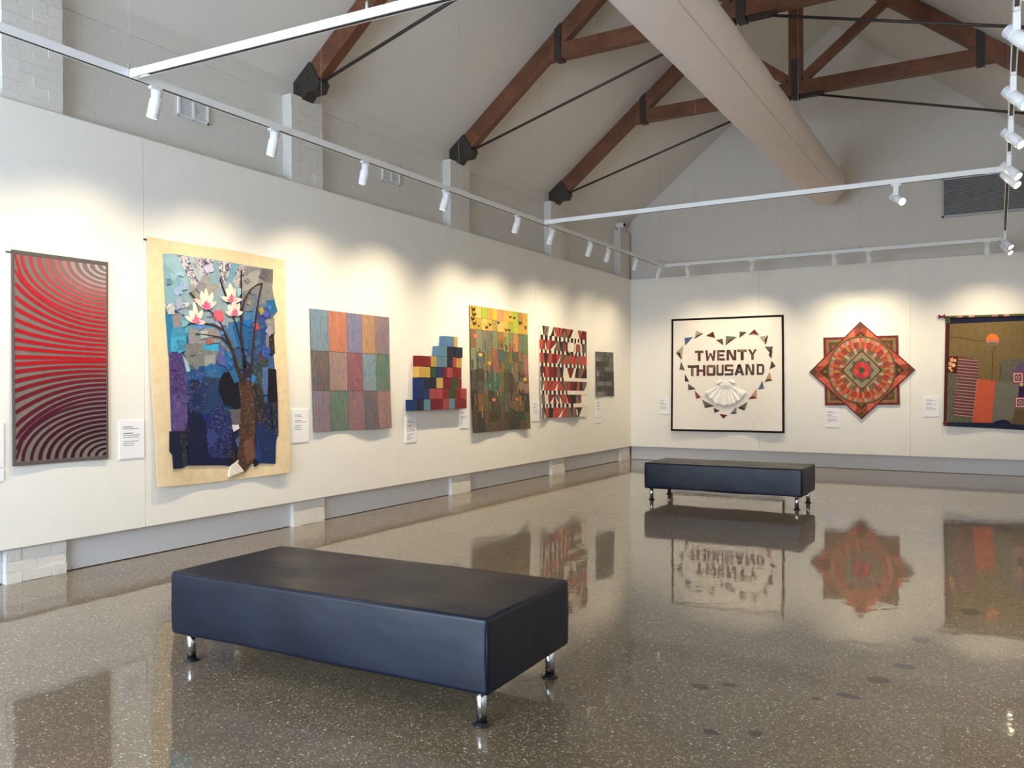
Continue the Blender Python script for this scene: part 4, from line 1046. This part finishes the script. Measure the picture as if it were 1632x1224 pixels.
lc = [(78, 56, 44), (102, 74, 56), (60, 44, 38), (124, 100, 76), (88, 46, 40), (70, 66, 62), (96, 60, 50)]
for word, xs_, y0, y1, sl in (('TWENTY', [(305, 378), (393, 482), (494, 560), (574, 656), (664, 747), (756, 832)], 414, 503, -7), ('THOUSAND', [(245, 320), (320, 396), (404, 482), (490, 550), (558, 632), (640, 724), (734, 810), (830, 894)], 538, 631, -6)):
    for (x0, x1), ch in zip(xs_, word):
        dy = sl*((x0+x1)/2-560)/300
        par = None
        for bar in G[ch]:
            q = [(x0+(x1-x0)*bx, y0+dy+(y1-y0)*by) for bx, by in bar]
            o_ = a.px('letter' if par is None else 'letter_scrap', q, rr.choice(lc), 5, PRINT, step=.4, parent=par)
            if par is None: par = o_
# the little white dress, gathered and standing off the cloth
def sheet(name, nu, nv_, fn, parent, col=(244, 242, 238)):
    m = MB(); vs = [fn(i/nu, j/nv_) for j in range(nv_+1) for i in range(nu+1)]
    m.add(vs, [(j*(nu+1)+i, j*(nu+1)+i+1, (j+1)*(nu+1)+i+1, (j+1)*(nu+1)+i) for j in range(nv_) for i in range(nu)], col, True)
    o = m.build(name, CLOTH, parent)
    so = o.modifiers.new('thick', 'SOLIDIFY'); so.thickness = .003; so.offset = -1
    return o
dress = empty('dress', parent=a.o)
dress['label'] = 'small white gathered dress stitched below the words'
def P3(x, y, h):
    u, v = a.p(x, y); return (u, -(a.d(u, v)+h), v)
def skirt(s_, t):
    top = (517+(618-517)*s_, 716+6*math.sin(pi*s_)); ang = s_*2-1
    bx = 392+(744-392)*s_; by = 772+116*(1-abs(ang)**2.4)+4*math.sin(s_*30)
    w9 = math.sin(s_*pi*15 + 1.6*math.sin(s_*9)); h = .010 + t*(.022+.011*w9) + .006*w9*(1-t)
    return P3(top[0]+(bx-top[0])*t, top[1]+(by-top[1])*t, h)
sheet('skirt', 72, 10, skirt, dress)
def bod(s_, t):
    x0, x1 = (528-11*t, 606+12*t); y0 = 676 + 7*math.sin(pi*s_)*(1-t); y1 = 717
    return P3(x0+(x1-x0)*s_, y0+(y1-y0)*t, .014+.018*math.sin(pi*s_)+.003*math.sin(s_*40))
sheet('bodice', 24, 6, bod, dress)
for sg in (0, 1):
    def slv(s_, t, sg=sg):
        ax, ay = (540, 676) if sg == 0 else (596, 674); bx, by = (500, 700) if sg == 0 else (640, 694)
        nx, ny = (12, 15) if sg == 0 else (-12, 15)
        w_ = (s_-.5)*2
        return P3(ax+(bx-ax)*t+nx*w_*.7, ay+(by-ay)*t+ny*w_*.7, .014+.022*(1-w_*w_)+.004*math.sin(t*20))
    sheet('sleeve', 8, 10, slv, dress)
m = MB(); m.tube([P3(516, 717, .03), P3(540, 722, .036), P3(567, 724, .042), P3(594, 722, .036), P3(620, 715, .03)], .007, 8, (238, 236, 232)); m.build('waistband', CLOTH, dress)

# --- star quilt
V7 = (5.829, 1270, 490)
a = Art('star_quilt', 'red and orange eight pointed star quilt with a round medallion', 'b', V7, (115, 1040), 1.74, amp=.012, k=(0, 2))
CX, CYY = 603, 583
SQ = [(245, 280), (940, 258), (955, 905), (262, 910)]; DI = [(588, 130), (1100, 578), (602, 1040), (115, 600)]
def sc(poly, k, c=(CX, CYY)): return [(c[0]+(x-c[0])*k, c[1]+(y-c[1])*k) for x, y in poly]
def ring_quad(name, poly, k0, k1, cols, layer, n=6, mat=None):
    o_, i_ = sc(poly, k0), sc(poly, k1)
    for s_ in range(4):
        for j in range(n):
            def lp(P_, t): A_, B2 = P_[s_], P_[(s_+1) % 4]; return (A_[0]+(B2[0]-A_[0])*t, A_[1]+(B2[1]-A_[1])*t)
            a.px(name, [lp(o_, j/n), lp(o_, (j+1)/n), lp(i_, (j+1)/n), lp(i_, j/n)], cols[min(j, n-1-j) % len(cols)], layer, mat or PRINT, step=.5, jit=.06)
a.px('square_layer', SQ, (124, 60, 46), 2)
ring_quad('border_piece', SQ, 1.0, .93, [(110, 40, 44), (124, 50, 46)], 4, 4)
ring_quad('border_piece', SQ, .93, .86, [(140, 110, 70), (168, 86, 62), (150, 120, 78)], 5, 4)
ring_quad('border_piece', SQ, .86, .76, [(92, 74, 46), (110, 60, 44)], 4, 4)
ring_quad('border_piece', SQ, .76, .6, [(150, 78, 58), (128, 112, 94), (96, 60, 50)], 5, 5)
a.px('diamond_layer', DI, (86, 62, 38), 8)
ring_quad('border_piece', DI, 1.0, .965, [(104, 34, 34)], 10, 2)
ring_quad('border_piece', DI, .965, .80, [(150, 66, 50), (206, 106, 80), (186, 84, 66), (160, 96, 82)], 10, 8)
ring_quad('border_piece', DI, .80, .775, [(92, 36, 32)], 12, 2)
for (x, y) in DI:
    qx, qy = CX+(x-CX)*.90, CYY+(y-CYY)*.90; qq = sc([(qx, qy-32), (qx+34, qy), (qx, qy+32), (qx-34, qy)], 1)
    a.px('corner_diamond', qq, (92, 70, 44), 13, PRINT, step=.5)
    qx, qy = CX+(x-CX)*.70, CYY+(y-CYY)*.70
    a.px('corner_diamond', [(qx, qy-18), (qx+18, qy), (qx, qy+18), (qx-18, qy)], (116, 104, 66), 13, PRINT, step=.5)
def circ(r, n=40, ph=0): return [(CX+r*math.cos(2*pi*k/n+ph), CYY+r*math.sin(2*pi*k/n+ph)*1.0) for k in range(n)]
def wedges(name, r0, r1, n, cols, layer, ph=0, mat=None):
    for k in range(n):
        a0, a1 = 2*pi*k/n+ph, 2*pi*(k+.94)/n+ph; am_ = (a0+a1)/2
        q = [(CX+r0*math.cos(a0), CYY+r0*math.sin(a0)), (CX+r1*math.cos(a0), CYY+r1*math.sin(a0)), (CX+r1*1.015*math.cos(am_), CYY+r1*1.015*math.sin(am_)), (CX+r1*math.cos(a1), CYY+r1*math.sin(a1)), (CX+r0*math.cos(a1), CYY+r0*math.sin(a1))]
        a.px(name, q, cols[k % len(cols)], layer, mat or PRINT, step=.5, jit=.1)
a.px('medallion_ground', circ(318), (98, 88, 60), 13)
wedges('ring_piece', 258, 298, 72, [(176, 150, 122), (190, 84, 62), (196, 112, 94), (160, 122, 96)], 15)
wedges('fan_piece', 205, 262, 60, [(180, 62, 54), (190, 98, 58), (160, 52, 52), (150, 64, 56), (178, 118, 58)], 16)
wedges('ring_piece', 150, 205, 48, [(120, 100, 70), (180, 160, 132), (150, 84, 64), (104, 96, 68)], 15)
a.px('inner_ground', circ(158), (140, 132, 106), 16)
dm = [(CX, CYY-185), (CX+185, CYY), (CX, CYY+185), (CX-185, CYY)]
for s_ in range(4):
    A_, B2 = dm[s_], dm[(s_+1) % 4]; a.px('bias_strip', ribbon([A_, B2], 10, 10), (96, 44, 34), 18, step=.5)
sq8 = [(CX+118*math.cos(pi/4*k+pi/8*0)*(1 if k % 1 == 0 else 1), CYY+118*math.sin(pi/4*k)) for k in range(8)]
st = []
for k in range(16):
    r_ = 118 if k % 2 == 0 else 92
    st.append((CX+r_*math.cos(pi*k/8), CYY+r_*math.sin(pi*k/8)))
a.px('inner_star', st, (84, 84, 70), 19, PRINT, step=.5)
wedges('flower_petal', 26, 80, 6, [(196, 62, 60), (184, 48, 54)], 21, .3)
a.px('flower_centre', circ(27, 12), (66, 84, 70), 23, step=.5)

# --- landscape quilt at the right edge
V8 = (5.564, 1460, 480)
a = Art('landscape_quilt', 'dark knitted landscape quilt cut by the right edge, orange sun and houses', 'b', V8, (243, 1106), 1.93, amp=.03, k=(1.5, 3.0))
RX = 1500                                  # right edge, outside the photo
def sky_y(x): return 130 - (x-262)*.028
body = [(262, 150), (RX, 92), (RX, 1170), (243, 1106)]
a.px('knit_ground', body, (128, 108, 72), 2, KNIT)
a.px('navy_band', [(262, 150), (RX, 96), (RX, 150), (262, 202)], (34, 34, 60), 5)
a.px('maroon_band', [(262, 200), (300, 196), (290, 500), (270, 1078), (243, 1106), (258, 620)], (82, 34, 36), 5)
a.px('navy_band', [(268, 1072), (500, 1078), (700, 1080), (RX, 1128), (RX, 1172), (260, 1106)], (40, 42, 66), 5)
a.px('navy_hill', [(680, 1080), (720, 1058), (770, 1050), (815, 1058), (850, 1086), (760, 1090)], (34, 36, 64), 6)
a.px('grey_house', [(755, 530), (900, 510), (957, 505), (1010, 500), (1010, 720), (745, 715)], (104, 104, 96), 4, KNIT)
a.px('grey_house', [(710, 712), (900, 720), (940, 760), (915, 850), (870, 960), (850, 1055), (815, 1062), (770, 1052), (700, 1085), (668, 1078), (685, 900)], (116, 112, 100), 5)
a.px('tan_slope', [(880, 960), (1010, 980), (1200, 1085), (850, 1085)], (104, 88, 66), 4, KNIT)
a.px('orange_wall', [(540, 690), (708, 708), (690, 860), (668, 1080), (498, 1072), (518, 880)], (198, 92, 66), 7)
a.px('stripe_ground', [(372, 488), (500, 508), (545, 545), (552, 640), (530, 760), (500, 1040), (470, 1030), (330, 1010), (352, 780), (368, 640)], (106, 66, 68), 6)
def xr(y): return 552 - max(0, (545-y))*.9 if y < 545 else 552 - (y-640)*.105 if y > 640 else 552
for k in range(19):
    y = 512 + k*27.5; xl = 372 - (y-490)*.07
    a.px('knit_stripe', [(xl, y-4), ((xl+xr(y))/2, y+5), (xr(y+14), y+14), (xr(y+20), y+20), ((xl+xr(y))/2, y+12), (xl, y+3)], (178, 132, 124) if k % 2 else (190, 150, 140), 8, step=.4)
a.px('speckled_side', [(282, 640), (365, 640), (350, 790), (330, 1010), (470, 1032), (500, 1070), (272, 1068)], (96, 92, 80), 5, PRINT)
a.px('flower_ground', [(284, 486), (372, 490), (364, 642), (280, 632)], (84, 30, 34), 8)
for (x, y, r_, col) in ((318, 520, 26, (220, 160, 110)), (345, 525, 18, (232, 190, 140)), (304, 555, 24, (226, 170, 120)), (332, 568, 24, (238, 186, 150)), (300, 592, 18, (230, 200, 150)), (314, 614, 15, (232, 180, 120))):
    pts = []
    for k in range(10):
        q = r_*(1 if k % 2 == 0 else .55); pts.append((x+q*math.cos(2*pi*k/10+x), y+q*math.sin(2*pi*k/10+x)))
    a.px('appliqued_flower', pts, col, 9, step=.4)
def disc(x, y, r_, n=20): return [(x+r_*math.cos(2*pi*k/n), y+r_*math.sin(2*pi*k/n)) for k in range(n)]
sun = a.px('sun', disc(678, 345, 58), (206, 118, 92), 5)
a.px('sun_top', [(622, 335), (640, 302), (678, 287), (715, 303), (734, 330)], (228, 124, 52), 6.2, parent=sun)
a.px('sun_foot', [(626, 368), (650, 362), (700, 362), (730, 368), (712, 396), (678, 404), (642, 394)], (120, 108, 92), 6.4, parent=sun)
a.px('branch_line', ribbon([(298, 322), (380, 318), (480, 338), (560, 352), (622, 350)], 7, 4), (92, 70, 48), 5)
a.px('branch_line', ribbon([(700, 400), (682, 450), (676, 560), (672, 700)], 5, 5), (84, 64, 44), 5)
a.px('branch_line', ribbon([(745, 545), (748, 620), (740, 715)], 5, 5), (78, 60, 44), 6)
a.px('purple_roof', [(880, 600), (900, 560), (957, 545), (1040, 560), (1040, 640), (870, 640)], (104, 78, 116), 6)
for (x, y) in ((905, 678), (925, 898), (1080, 700), (1080, 900)):
    g_ = a.px('granny_square', [(x-52, y-46), (x+50, y-52), (x+52, y+46), (x-46, y+52)], (150, 56, 80), 8)
    for k, (r_, col) in enumerate(((40, (220, 190, 180)), (30, (120, 44, 70)), (20, (204, 170, 160)), (12, (84, 84, 70)))):
        a.px('crochet_ring', [(x-r_, y-r_), (x+r_, y-r_), (x+r_, y+r_), (x-r_, y+r_)] if k < 2 else disc(x, y, r_, 12), col, 9.2+.9*k, step=.4, parent=g_)
a.px('dark_gap', [(915, 730), (1030, 728), (1030, 850), (905, 850)], (52, 36, 76), 7)
a.px('button', disc(935, 738, 18, 12), (210, 180, 120), 9, step=.4)
for k in range(2):
    x0 = 1180 + k*150
    a.px('house_block', [(x0, 560+20*(k % 3)), (x0+140, 560+20*(k % 3)), (x0+140, 1085), (x0, 1085)], [(120, 84, 70), (92, 96, 88), (150, 80, 62), (84, 70, 96)][k % 4], 6, KNIT)
# rolled top edge, bow and round corner studs
m = MB(); n0 = 24
pts = []
for k in range(n0+1):
    x = 258+(RX-258)*k/n0; u, v = a.p(x, 142-(x-262)*.030); pts.append((u, -.026, v))
for k in range(n0):
    q = MB(); q.tube([pts[k], pts[k+1]], .021, 10, [(94, 96, 60), (94, 96, 60), (196, 124, 104), (84, 92, 52), (206, 150, 132), (96, 100, 56)][k % 6]); q.build('rolled_edge', CLOTH, a.o)
u, v = a.p(228, 138)
for sx in (-1, 1):
    m = MB(); m.add([(u, -.03, v), (u+sx*.045, -.045, v+.045), (u+sx*.055, -.03, v), (u+sx*.045, -.045, v-.04), (u, -.012, v)], [(0, 1, 2), (0, 2, 3), (4, 2, 1), (4, 3, 2), (0, 4, 1), (0, 3, 4)], (122, 40, 60)); m.build('bow_loop', CLOTH, a.o)
m = MB(); m.tube([(u-.012, -.03, v), (u+.012, -.03, v)], .016, 8, (110, 34, 52)); m.build('bow_knot', CLOTH, a.o)
for x, y, r_, col in ((280, 172, 24, (96, 116, 60)), (256, 1082, 18, (150, 70, 54))):
    s_ = a.px('corner_stud', disc(x, y, r_, 14), col, 9, step=.4); a.px('stud_centre', disc(x, y, r_*.5, 10), tuple(c*.5 for c in col), 10, step=.4, parent=s_)
